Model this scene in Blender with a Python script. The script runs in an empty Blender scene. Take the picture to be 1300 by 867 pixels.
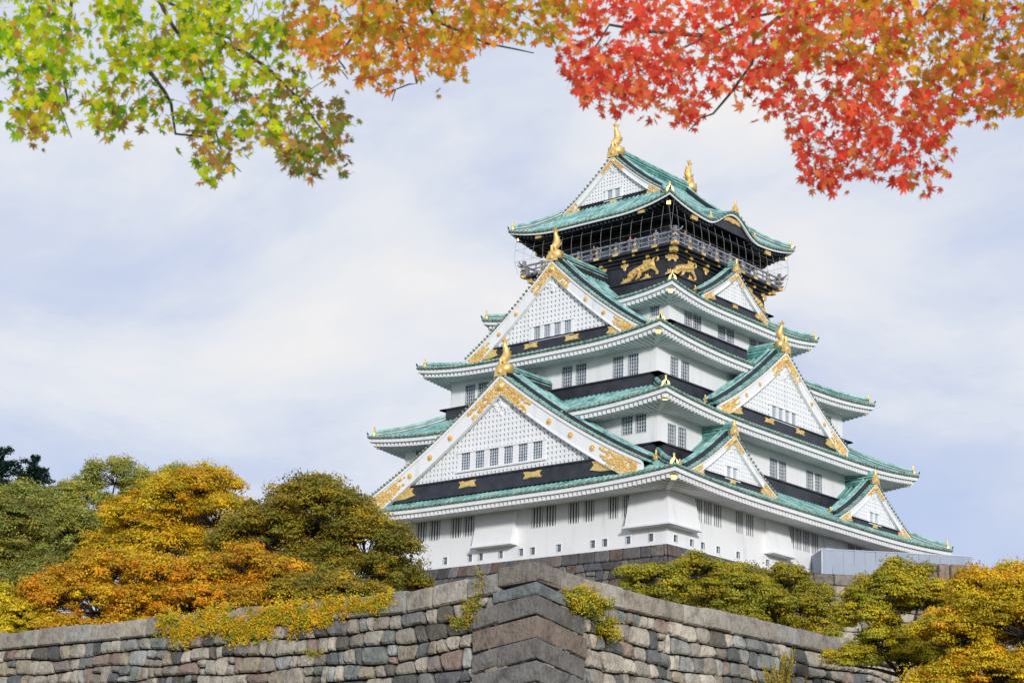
import bpy, math, random
import numpy as np
from math import sin, cos, pi, radians, sqrt
from mathutils import Vector
random.seed(7); RNG = np.random.default_rng(7)
S = bpy.context.scene
COL = S.collection
# ------------------------------------------------------------------ camera
CAM = Vector((104.0035, -139.8523, -26.9611))
Dv = Vector((-0.63008331, 0.72594274, 0.27568489)).normalized()
Rv = Vector((0.76074796, 0.64827558, 0.03164353)).normalized()
Uv = Rv.cross(Dv).normalized(); Rv = Dv.cross(Uv).normalized()
from mathutils import Matrix
cd = bpy.data.cameras.new('camera'); cam = bpy.data.objects.new('camera', cd); COL.objects.link(cam)
M = Matrix(((Rv.x, Uv.x, -Dv.x), (Rv.y, Uv.y, -Dv.y), (Rv.z, Uv.z, -Dv.z))).to_4x4(); M.translation = CAM
cam.matrix_world = M
cd.sensor_width = 36; cd.lens = 2437.367 / 1300 * 36; cd.clip_start = 0.5; cd.clip_end = 5000
cd.dof.use_dof = True; cd.dof.focus_distance = 140; cd.dof.aperture_fstop = 9
S.camera = cam
# ------------------------------------------------------------------ light
SUN_DIR = Vector((0.74, -0.62, 0.235)).normalized()          # towards the sun
W = bpy.data.worlds.new('World'); S.world = W; W.use_nodes = True
nt = W.node_tree; nt.nodes.clear()
def N(nt, t, **k):
    n = nt.nodes.new(t)
    for a, b in k.items(): setattr(n, a, b)
    return n
out = N(nt, 'ShaderNodeOutputWorld'); bg = N(nt, 'ShaderNodeBackground'); bg2 = N(nt, 'ShaderNodeBackground')
sky = N(nt, 'ShaderNodeTexSky', sky_type='NISHITA', sun_disc=False)
sky.sun_elevation = math.asin(SUN_DIR.z); sky.sun_rotation = math.atan2(SUN_DIR.x, SUN_DIR.y)
nt.links.new(sky.outputs[0], bg.inputs[0]); bg.inputs[1].default_value = 0.1
tc = N(nt, 'ShaderNodeTexCoord'); mp = N(nt, 'ShaderNodeMapping'); mp.inputs['Scale'].default_value = (1, 1, 2.0)
nt.links.new(tc.outputs['Generated'], mp.inputs[0])
n1 = N(nt, 'ShaderNodeTexNoise'); n1.inputs['Scale'].default_value = 4.2; n1.inputs['Detail'].default_value = 8; n1.inputs['Roughness'].default_value = .56; n1.inputs['Distortion'].default_value = .35
nt.links.new(mp.outputs[0], n1.inputs['Vector'])
cr = N(nt, 'ShaderNodeValToRGB'); e = cr.color_ramp.elements
e[0].position = .30; e[0].color = (0.52, 0.62, 0.87, 1); e[1].position = .70; e[1].color = (0.93, 0.91, 0.91, 1)
m_ = e.new(.44); m_.color = (0.63, 0.695, 0.87, 1); m_ = e.new(.56); m_.color = (0.80, 0.83, 0.90, 1)
# a brighter bank of cloud behind the top of the keep
dt = N(nt, 'ShaderNodeVectorMath', operation='DOT_PRODUCT'); nrm = N(nt, 'ShaderNodeVectorMath', operation='NORMALIZE'); dt.inputs[1].default_value = tuple((Dv + Rv * .03 + Uv * .10).normalized())
nt.links.new(tc.outputs['Generated'], nrm.inputs[0]); nt.links.new(nrm.outputs[0], dt.inputs[0])
mr = N(nt, 'ShaderNodeMapRange'); mr.inputs[1].default_value = .955; mr.inputs[2].default_value = 1.0; mr.inputs[3].default_value = -.03; mr.inputs[4].default_value = .11; nt.links.new(dt.outputs['Value'], mr.inputs[0])
ad = N(nt, 'ShaderNodeMath', operation='ADD'); nt.links.new(n1.outputs['Fac'], ad.inputs[0]); nt.links.new(mr.outputs[0], ad.inputs[1]); nt.links.new(ad.outputs[0], cr.inputs[0]); nt.links.new(cr.outputs[0], bg2.inputs[0]); bg2.inputs[1].default_value = 1.0
mx = N(nt, 'ShaderNodeMixShader'); mx.inputs[0].default_value = .93
nt.links.new(bg.outputs[0], mx.inputs[1]); nt.links.new(bg2.outputs[0], mx.inputs[2]); nt.links.new(mx.outputs[0], out.inputs[0])
sd = bpy.data.lights.new('sun', 'SUN'); sd.energy = 2.9; sd.angle = radians(6); sd.color = (1, .96, .91)
so = bpy.data.objects.new('sun', sd); COL.objects.link(so); so.rotation_euler = SUN_DIR.to_track_quat('Z', 'Y').to_euler(); so.location = (60, -60, 80)
S.view_settings.view_transform = 'Standard'; S.view_settings.look = 'None'; S.view_settings.exposure = 0.0; S.view_settings.gamma = 1
S.render.engine = 'CYCLES'; S.render.resolution_x = 1024; S.render.resolution_y = 682
# ------------------------------------------------------------------ materials
def mat(name, c1, c2=None, scale=1., rough=.6, metal=0., bump=0., bscale=8., stretch=(1, 1, 1), lo=.35, hi=.65, c3=None, spec=.5, attr=False, detail=6, transl=0.):
    m = bpy.data.materials.new(name); m.use_nodes = True; t = m.node_tree; b = t.nodes['Principled BSDF']
    b.inputs['Roughness'].default_value = rough; b.inputs['Metallic'].default_value = metal; b.inputs['Specular IOR Level'].default_value = spec
    co = N(t, 'ShaderNodeTexCoord'); mpn = N(t, 'ShaderNodeMapping'); mpn.inputs['Scale'].default_value = stretch
    t.links.new(co.outputs['Object'], mpn.inputs[0])
    col = None
    if c2 is not None:
        n = N(t, 'ShaderNodeTexNoise'); n.inputs['Scale'].default_value = scale; n.inputs['Detail'].default_value = detail; n.inputs['Roughness'].default_value = .62
        t.links.new(mpn.outputs[0], n.inputs['Vector'])
        r = N(t, 'ShaderNodeValToRGB'); el = r.color_ramp.elements
        el[0].position = lo; el[0].color = (*c1, 1); el[1].position = hi; el[1].color = (*c2, 1)
        if c3: q = el.new((lo + hi) / 2); q.color = (*c3, 1)
        t.links.new(n.outputs['Fac'], r.inputs[0]); col = r.outputs[0]
    else:
        b.inputs['Base Color'].default_value = (*c1, 1)
    if attr:
        a = N(t, 'ShaderNodeAttribute', attribute_name='col')
        if col is not None:
            mm = N(t, 'ShaderNodeMix', data_type='RGBA', blend_type='MULTIPLY'); mm.inputs[0].default_value = 1
            t.links.new(a.outputs['Color'], mm.inputs[6]); t.links.new(col, mm.inputs[7]); col = mm.outputs[2]
        else: col = a.outputs['Color']
    if col is not None: t.links.new(col, b.inputs['Base Color'])
    if bump:
        n = N(t, 'ShaderNodeTexNoise'); n.inputs['Scale'].default_value = bscale; n.inputs['Detail'].default_value = 5
        t.links.new(mpn.outputs[0], n.inputs['Vector'])
        bp = N(t, 'ShaderNodeBump'); bp.inputs['Strength'].default_value = bump; bp.inputs['Distance'].default_value = .1
        t.links.new(n.outputs['Fac'], bp.inputs['Height']); t.links.new(bp.outputs[0], b.inputs['Normal'])
    if transl:
        o = t.nodes['Material Output']; tb = N(t, 'ShaderNodeBsdfTranslucent'); ms = N(t, 'ShaderNodeMixShader'); ms.inputs[0].default_value = transl
        t.links.new(col, tb.inputs[0]); t.links.new(b.outputs[0], ms.inputs[1]); t.links.new(tb.outputs[0], ms.inputs[2]); t.links.new(ms.outputs[0], o.inputs[0])
    return m
PLASTER = mat('white_plaster', (.56, .585, .60), (.84, .855, .87), 1.1, .75, stretch=(1, 1, .16), bump=.08, bscale=2, lo=.22, hi=.50, c3=(.77, .79, .81), detail=9)
TILE = mat('verdigris_tile', (.05, .145, .14), (.37, .60, .565), .9, .5, bump=.12, bscale=5, lo=.30, hi=.64, c3=(.18, .37, .345))
TILED = mat('dark_verdigris', (.018, .085, .08), (.12, .40, .35), 1.6, .5, bump=.1, lo=.33, hi=.7)
TEAL = mat('bright_verdigris', (.06, .21, .20), (.38, .62, .57), 1.2, .45, bump=.08, lo=.32, hi=.62, stretch=(1, 1, 1))
TEND = mat('tile_end_bronze', (.10, .12, .085), (.36, .35, .24), 3., .5, lo=.35, hi=.6)
BLACK = mat('black_lacquer', (.014, .016, .022), (.035, .038, .05), 1.2, .42, bump=.05)
BROWNP = mat('dark_panel', (.022, .02, .022), (.05, .045, .045), .8, .55)
GOLD = mat('gold_leaf', (.78, .50, .15), (1.0, .75, .33), 2.5, .48, metal=.6, bump=.25, bscale=7, spec=.6)
GLASS = mat('window_pane', (.03, .045, .065), (.17, .21, .26), 1.1, .15, spec=.8)
GREYM = mat('grey_lattice', (.50, .56, .61), (.64, .69, .74), 1.5, .6)
BACKW = mat('lattice_backing', (.33, .37, .42), (.44, .48, .53), 1.5, .8)
RAIL = mat('weathered_rail', (.16, .16, .19), (.34, .35, .40), 2, .5)
WIRE = mat('net_wire', (.26, .28, .30), None, rough=.5)
SHEET = mat('grey_blue_sheet', (.22, .27, .36), (.28, .33, .42), .6, .5, stretch=(1, 1, .3))
STONE = mat('granite_block', (.38, .38, .38), (1.15, 1.15, 1.15), 2.2, .9, bump=1.0, bscale=7, attr=True, lo=.28, hi=.72, c3=(.9, .9, .88), detail=9)
MORTAR = mat('dark_joint', (.006, .006, .006), (.018, .018, .015), 2, .95)
SOIL = mat('earth', (.07, .06, .035), (.12, .11, .05), .4, .95)
GRASS = mat('dry_grass', (.06, .08, .025), (.12, .12, .04), .3, .95, bump=.3)
BARK = mat('bark', (.025, .02, .016), (.07, .055, .045), 3, .9, bump=.5, bscale=12)
LEAF = mat('leaf', (.8, .8, .8), (1.15, 1.15, 1.15), .8, .55, attr=True, transl=.3, spec=.3)
MAPLE = mat('maple_leaf', (.94, .94, .94), (1.18, 1.18, 1.18), 3., .55, attr=True, transl=.56, spec=.12)
# ------------------------------------------------------------------ mesh helpers
class MB:
    def __init__(s): s.v = []; s.f = []; s.c = []; s.k = 0; s.mi = []
    def add(s, vs, fs, col=None):
        o = len(s.v); s.v.extend(vs); s.f.extend([tuple(i + o for i in f) for f in fs]); s.mi.extend([s.k] * len(fs))
        if col is not None: s.c.extend([col] * len(fs))
    def quad(s, a, b, c, d): s.add([a, b, c, d], [(0, 1, 2, 3)])
    def box(s, m, u0, u1, w0, w1, z0, z1):
        vs = [m(u, w, z) for z in (z0, z1) for w in (w0, w1) for u in (u0, u1)]
        s.add(vs, [(0, 1, 3, 2), (4, 6, 7, 5), (0, 4, 5, 1), (2, 3, 7, 6), (0, 2, 6, 4), (1, 5, 7, 3)])
    def hexa(s, p): s.add(p, [(0, 1, 3, 2), (4, 6, 7, 5), (0, 4, 5, 1), (2, 3, 7, 6), (0, 2, 6, 4), (1, 5, 7, 3)])
    def tube(s, pts, r, n=6, cap=True, flat=None):
        pts = [Vector(p) for p in pts]; R = r if isinstance(r, (list, tuple)) else [r] * len(pts); vs = []
        prev = None
        for i, p in enumerate(pts):
            d = (pts[min(i + 1, len(pts) - 1)] - pts[max(i - 1, 0)])
            if d.length < 1e-9: d = Vector((0, 0, 1))
            d.normalize()
            x = d.cross(Vector((0, 0, 1))) if prev is None else prev - d * prev.dot(d)
            if x.length < 1e-3: x = d.cross(Vector((1, 0, 0)))
            x.normalize(); prev = x; y = d.cross(x)
            for k in range(n):
                a = 2 * pi * k / n; vs.append(tuple(p + (x * cos(a) + y * sin(a)) * R[i]))
        fs = [(i * n + k, i * n + (k + 1) % n, (i + 1) * n + (k + 1) % n, (i + 1) * n + k) for i in range(len(pts) - 1) for k in range(n)]
        if cap: fs += [tuple(range(n))[::-1], tuple(range((len(pts) - 1) * n, len(pts) * n))]
        s.add(vs, fs)
    def sweep(s, pts, prof):            # prof: list of (side, up) offsets, side is horizontal
        pts = [Vector(p) for p in pts]; n = len(prof); vs = []
        for i, p in enumerate(pts):
            d = pts[min(i + 1, len(pts) - 1)] - pts[max(i - 1, 0)]; d.normalize()
            x = d.cross(Vector((0, 0, 1))); x.normalize(); y = x.cross(d)
            for a, b in prof: vs.append(tuple(p + x * a + y * b))
        fs = [(i * n + k, i * n + (k + 1) % n, (i + 1) * n + (k + 1) % n, (i + 1) * n + k) for i in range(len(pts) - 1) for k in range(n)]
        fs += [tuple(range(n))[::-1], tuple(range((len(pts) - 1) * n, len(pts) * n))]
        s.add(vs, fs)
    def prism(s, m, outline, w0, w1, inset=0.):      # outline list of (u,z) in a face, from w0 out to w1, bevelled
        n = len(outline); o = [Vector(p) for p in outline]; area = sum(o[i].x * o[(i + 1) % n].y - o[(i + 1) % n].x * o[i].y for i in range(n))
        sg = 1 if area > 0 else -1; ins = []
        for i in range(n):
            a = (o[i] - o[i - 1]).normalized(); b = (o[(i + 1) % n] - o[i]).normalized()
            nn = Vector((-(a.y + b.y), a.x + b.x)) * sg
            if nn.length < 1e-4: nn = Vector((-a.y, a.x)) * sg
            ins.append(o[i] + nn.normalized() * inset)
        wm = w0 + (w1 - w0) * .55 if inset else w1
        vs = [m(p.x, w0, p.y) for p in o] + [m(p.x, wm, p.y) for p in o]
        fs = [(i, (i + 1) % n, n + (i + 1) % n, n + i) for i in range(n)]
        if inset:
            vs += [m(p.x, w1, p.y) for p in ins]; fs += [(n + i, n + (i + 1) % n, 2 * n + (i + 1) % n, 2 * n + i) for i in range(n)]
            fs.append(tuple(range(2 * n, 3 * n)))
        else: fs.append(tuple(range(n, 2 * n)))
        s.add(vs, fs)
    def dome(s, m, u, z, r, w0, h, n=8, squash=1.):
        vs = [m(u + r * cos(2 * pi * k / n), w0, z + r * squash * sin(2 * pi * k / n)) for k in range(n)] + [m(u + .65 * r * cos(2 * pi * k / n), w0 + h * .8, z + .65 * r * squash * sin(2 * pi * k / n)) for k in range(n)] + [m(u, w0 + h, z)]
        fs = [(k, (k + 1) % n, n + (k + 1) % n, n + k) for k in range(n)] + [(n + k, n + (k + 1) % n, 2 * n) for k in range(n)]
        s.add(vs, fs)
    def build(s, name, material, parent=None, smooth=False):
        me = bpy.data.meshes.new(name); me.from_pydata([tuple(v) for v in s.v], [], s.f)
        for mm in (material if isinstance(material, (list, tuple)) else [material]): me.materials.append(mm)
        if max(s.mi, default=0) > 0: me.polygons.foreach_set('material_index', s.mi)
        if s.c:
            a = me.color_attributes.new('col', 'FLOAT_COLOR', 'CORNER'); cols = []
            for f, c in zip(s.f, s.c): cols.extend([c[0], c[1], c[2], 1.0] * len(f))
            a.data.foreach_set('color', cols)
        if smooth: me.polygons.foreach_set('use_smooth', [True] * len(me.polygons))
        me.update(); o = bpy.data.objects.new(name, me); COL.objects.link(o)
        if parent: o.parent = parent
        return o
def empty(name, loc, parent=None):
    o = bpy.data.objects.new(name, None); COL.objects.link(o); o.location = loc; o.empty_display_size = .5
    return o
def tag(o, label=None, cat=None, group=None, kind=None):
    if label: o['label'] = label
    if cat: o['category'] = cat
    if group: o['group'] = group
    if kind: o['kind'] = kind
    return o
def lerp(a, b, t): return a + (b - a) * t
SIDE = {'L': lambda u, w, z: (u, -w, z), 'R': lambda u, w, z: (w, u, z), 'B': lambda u, w, z: (-u, w, z), 'W': lambda u, w, z: (-w, -u, z)}
IDM = lambda u, w, z: (u, w, z)
# ------------------------------------------------------------------ ground
g = MB(); g.quad((-3000, -3000, -28.6), (3000, -3000, -28.6), (3000, 3000, -28.6), (-3000, 3000, -28.6))
tag(g.build('ground', GRASS), kind='structure')
g = MB(); g.box(IDM, -500, 65.0, -93.6, 600, -28.5, -18.3)
tag(g.build('terrace_ground', SOIL), kind='structure')
# ------------------------------------------------------------------ CASTLE
T = empty('castle_tower', (0, 0, -.3))
tag(T, 'tall white castle keep with five green copper roofs and gold ornaments', 'castle')
T_OFF = Vector((0, 0, .3))
def part(mb, name, material, parent=None, smooth=False):
    o = mb.build(name, material, None, smooth); o.parent = parent or T
    if parent is None: o.location = T_OFF
    return o
# eaves: half-x a, half-y b, mid z, tip z ; inner a, b, z top of band
EV = [dict(a=18.97, b=22.2, z=4.60, tip=5.15, ai=14.09, bi=17.93, zi=8.2, wa=15.65, wb=18.73),
      dict(a=16.70, b=20.35, z=11.45, tip=12.2, ai=11.63, bi=14.89, zi=15.1, wa=14.09, wb=17.93),
      dict(a=13.83, b=17.40, z=18.15, tip=18.9, ai=8.95, bi=9.55, zi=21.35, wa=11.63, wb=14.89),
      dict(a=11.00, b=11.85, z=23.65, tip=24.4, ai=7.70, bi=7.38, zi=26.4, wa=8.95, wb=9.55),
      dict(a=9.49, b=10.21, z=32.45, tip=33.35, ai=5.9, bi=6.35, zi=35.3, wa=6.7, wb=6.4)]
def lift(e, s): s = min(1, abs(s)); return (e['tip'] - e['z']) * max(0, (s - .3) / .7) ** 2.3
def bump(side, e, u):
    if e is not EV[4] or side not in 'RW': return 0
    q = abs(u) / 4.3
    return 1.75 * (cos(pi * min(1, q)) * .5 + .5) ** 1.15 - (.12 if q < 1.3 else 0) * sin(pi * min(1, q / 1.3)) * 0
def halves(e, side): return (e['a'], e['b'], e['ai'], e['bi']) if side in 'LB' else (e['b'], e['a'], e['bi'], e['ai'])
def roofz(e, side, u, t):
    ho, wo, hi_, wi = halves(e, side); hu = lerp(hi_, ho, t); s = u / hu
    H = e['H']
    return e['z'] + H * (1 - t) ** 1.22 + lift(e, s) * max(0, t) ** 1.6 + bump(side, e, u) * max(0, t) ** .9
def window(side, w, u0, u1, z0, z1, style, depth=.15):
    m = SIDE[side]; f = MB(); t = .07; wf = w + .025
    if style == 'bars': t = .05
    for a, b, c, d in ((u0 - t, u1 + t, z1, z1 + t), (u0 - t, u1 + t, z0 - t, z0), (u0 - t, u0, z0, z1), (u1, u1 + t, z0, z1)): f.box(m, a, b, w - .05, wf, c, d)
    if style == 'bars':
        n = 4; s = (u1 - u0) / n
        for k in range(n): f.box(m, u0 + s * (k + .14), u0 + s * (k + .52), w - .06, w - .015, z0, z1)
        fm = PLASTER
    elif style == 'grid':
        for k in range(1, 4): u = lerp(u0, u1, k / 4); f.box(m, u - .03, u + .03, w - .07, w - .035, z0, z1)
        nz = max(3, round((z1 - z0) / .3))
        for k in range(1, nz): z = lerp(z0, z1, k / nz); f.box(m, u0, u1, w - .068, w - .037, z - .025, z + .025)
        fm = GREYM
    else: fm = PLASTER
    o = part(f, 'loophole' if style == 'hole' else 'window', fm)
    p = MB(); p.quad(m(u0, w - depth + .01, z0), m(u1, w - depth + .01, z0), m(u1, w - depth + .01, z1), m(u0, w - depth + .01, z1)); p.build('pane', GLASS, o)
def wall_side(mb, side, hu, w, z0, z1, holes, depth=.15):
    m = SIDE[side]
    us = sorted({-hu, hu} | {h[0] for h in holes} | {h[1] for h in holes}); zs = sorted({z0, z1} | {h[2] for h in holes} | {h[3] for h in holes})
    for i in range(len(us) - 1):
        for j in range(len(zs) - 1):
            uc = (us[i] + us[i + 1]) / 2; zc = (zs[j] + zs[j + 1]) / 2
            if any(h[0] < uc < h[1] and h[2] < zc < h[3] for h in holes): continue
            mb.quad(m(us[i], w, zs[j]), m(us[i + 1], w, zs[j]), m(us[i + 1], w, zs[j + 1]), m(us[i], w, zs[j + 1]))
    for a, b, c, d in holes:
        v = [m(a, w, c), m(b, w, c), m(b, w, d), m(a, w, d)] + [m(a, w - depth, c), m(b, w - depth, c), m(b, w - depth, d), m(a, w - depth, d)]
        mb.add(v, [(0, 1, 5, 4), (1, 2, 6, 5), (2, 3, 7, 6), (3, 0, 4, 7), (4, 5, 6, 7)])
# ---- storey walls and windows: (side -> list of (u0,u1,z0,z1,style))
WIN = {
 0: {'L': [(a, b, 2.32, 4.33, 'bars') for a, b in ((1.70, 2.95), (3.12, 4.33), (5.64, 6.77), (7.28, 8.37), (9.78, 10.83), (11.25, 12.05), (-11.55, -10.3), (-9.93, -8.7), (-7.43, -6.2), (-5.93, -4.74), (-13.7, -12.75), (-15.0, -14.0))]
        + [(a, a + .5, .1, .72, 'hole') for a in (-8.2, -5.33, -4.1, -1.87, .38, 1.66, 4.46, 8.0, 9.25, 11.6, 13.85, -11.2, -13.5)],
     'R': [(a, b, 2.25, 4.1, 'bars') for a, b in ((-15.0, -13.97), (-13.72, -12.6), (-12.32, -11.2), (-9.12, -8.1), (-7.62, -6.5), (-1.1, -.2), (-.02, .95), (1.2, 2.27), (2.55, 3.7), (8.7, 9.8), (10.1, 11.1), (14, 15.2))]
        + [(a, a + .5, .1, .65, 'hole') for a in (-17.8, -15.6, -14.05, -11.88, -9.0, -4.6, -1.5)]},
 1: {'L': [(a, b, 9.35, 11.15, 'grid') for a, b in ((10.45, 11.5), (11.88, 12.9), (-12.75, -11.75), (-11.35, -10.3))],
     'R': [(a, b, 8.35, 10.15, 'grid') for a, b in ((-16.55, -15.5), (-15.12, -14.05), (-6.4, -5.3), (-1.5, -.4), (-.05, 1.05), (4.42, 5.5), (5.88, 6.95), (11.5, 12.6))]},
 2: {'L': [(a, b, 15.3, 17.15, 'grid') for a, b in ((1.5, 2.55), (3.05, 4.12), (7.08, 8.12), (8.7, 9.73), (-9.8, -8.7), (-8.25, -7.15), (-4.1, -3.05), (-2.55, -1.5))],
     'R': [(a, b, 15.35, 17.05, 'grid') for a, b in ((-12.9, -11.85), (-11.35, -10.25), (10.4, 11.4), (11.8, 12.8))]},
 3: {'L': [(7.0, 7.9, 22.2, 23.6, 'grid'), (-7.9, -7.0, 22.2, 23.6, 'grid')],
     'R': [(a, b, 21.75, 23.15, 'grid') for a, b in ((-7.2, -6.12), (-5.85, -4.7), (-2.0, -.88), (-.6, .5), (3.1, 4.2), (4.6, 5.7))]}}
Z0 = [-.3, 6.4, 13.2, 19.6]; Z1 = [5.3, 12.1, 18.8, 24.4]
for k in range(4):
    e = EV[k]; mb = MB()
    for sd_ in 'LRBW':
        hu, w = (e['wa'], e['wb']) if sd_ in 'LB' else (e['wb'], e['wa'])
        wn = WIN[k].get(sd_, []); wall_side(mb, sd_, hu, w, Z0[k], Z1[k], [q[:4] for q in wn])
        for q in wn: window(sd_, w, *q)
    part(mb, 'storey_wall', PLASTER)
# stone-drop boxes on the ground storey
def drop_box(side, u0, u1, zt, zb, w, out_=.85):
    m = SIDE[side]; mb = MB()
    mb.hexa([m(u0, w - .1, zt), m(u1, w - .1, zt), m(u0, w + .02, zt), m(u1, w + .02, zt), m(u0, w - .1, zb), m(u1, w - .1, zb), m(u0, w + out_, zb), m(u1, w + out_, zb)])
    mb.box(m, u0 - .12, u1 + .12, w - .1, w + out_ + .12, zb - .16, zb - .002)
    part(mb, 'stone_drop_box', PLASTER)
drop_box('L', -4.2, .15, 4.95, 1.2, 18.73); drop_box('R', -4.75, -1.4, 4.6, 1.25, 15.65); drop_box('R', 4.65, 7.9, 4.6, 1.25, 15.65)
mb = MB(); o_ = .85
for (u0, w1, u1, w0, z, oo) in ((12.12, 18.73, 15.65, 15.2, 4.95, .02),): pass
tp = [(12.12, -18.75, 4.95), (15.67, -18.75, 4.95), (15.67, -15.25, 4.95), (12.12, -15.25, 4.95)]
bt = [(12.12, -18.73 - o_, 1.35), (15.65 + o_, -18.73 - o_, 1.35), (15.65 + o_, -15.25, 1.35), (12.12, -15.25, 1.35)]
mb.add(tp + bt, [(0, 1, 5, 4), (1, 2, 6, 5), (2, 3, 7, 6), (3, 0, 4, 7), (4, 5, 6, 7), (0, 1, 2, 3)])
mb.box(IDM, 12.0, 15.65 + o_ + .12, -18.73 - o_ - .12, -15.15, 1.18, 1.347)
part(mb, 'stone_drop_box', PLASTER)
# ---- roofs
def shachi(name, loc, h, face, parent):      # gold fish, head down, tail up; face = unit horizontal vector it looks along
    mb = MB(); F = Vector(face); P = Vector(loc); sd2 = Vector((-F.y, F.x, 0)); up = Vector((0, 0, 1))
    def q(a, b, c=0): return P + F * (a * h) + up * (b * h) + sd2 * (c * h)
    # arched pedestal
    mb.hexa([tuple(q(a, b, c)) for b in (-.30, .0) for a in (-.18, .18) for c in (-.25, .25)])
    mb.tube([q(.16, -.02, -.13), q(.17, .10, -.09), q(.17, .14, 0), q(.17, .10, .09), q(.16, -.02, .13)], .035 * h, 6)
    mb.tube([q(-.16, .0), q(-.04, .0), q(.12, .04)], [.08 * h, .09 * h, .09 * h], 8)
    pts = [q(.17, .10), q(.10, .16), q(.0, .24), q(-.06, .36), q(-.06, .48), q(-.01, .60), q(.05, .72), q(.06, .84)]
    mb.tube(pts, [.10 * h, .145 * h, .155 * h, .145 * h, .125 * h, .10 * h, .07 * h, .04 * h], 8)
    def fin(a): n = [tuple(q(x, y, z)) for x, y, z in a]; mb.add(n, [tuple(range(len(n)))]); 
    for s in (-.02, .02):
        fin([(.03, .70, s), (.22, .90, s * 2), (.12, .87, s), (.07, 1.02, s), (.01, .88, s), (-.16, .97, s * 3), (-.06, .82, s), (-.03, .70, s)])
        fin([(-.12, .24, s), (-.33, .38, s), (-.20, .41, s), (-.30, .56, s), (-.16, .52, s), (-.22, .68, s), (-.06, .60, s)])
        fin([(.0, .45, s), (.14, .50, s), (.06, .55, s), (.12, .64, s), (.02, .60, s)])
    for s in (-1, 1):
        fin([(.04, .22, .12 * s), (-.02, .38, .26 * s), (-.08, .28, .22 * s), (-.08, .20, .12 * s)])
        mb.dome(lambda u, w, z, s=s: tuple(q(u, z, s * (.11 + w))), .10, .17, .03, 0, .03, 6)
    return part(mb, name, GOLD, parent, True)
def ornament(mb, P, F, sc):       # small gold end-tile with crest
    F = Vector(F).normalized(); P = Vector(P); s2 = Vector((-F.y, F.x, 0)).normalized(); up = Vector((0, 0, 1))
    def q(a, b, c): return tuple(P + F * (a * sc) + s2 * (b * sc) + up * (c * sc))
    ol = [(-.5, 0), (.5, 0), (.42, .45), (.25, .62), (.12, .7), (0, .98), (-.12, .7), (-.25, .62), (-.42, .45)]
    n = len(ol); mb.add([q(0, a, b) for a, b in ol] + [q(.22, a, b) for a, b in ol], [tuple(range(n)), tuple(range(n, 2 * n))] + [(i, (i + 1) % n, n + (i + 1) % n, n + i) for i in range(n)])
    mb.dome(lambda u, w, z: q(w, u, z), 0, .32, .2, .22, .1, 8)
    mb.tube([q(.1, 0, .8), q(.1, 0, 1.25)], [.09 * sc, .13 * sc], 6)
SP = .5
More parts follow.
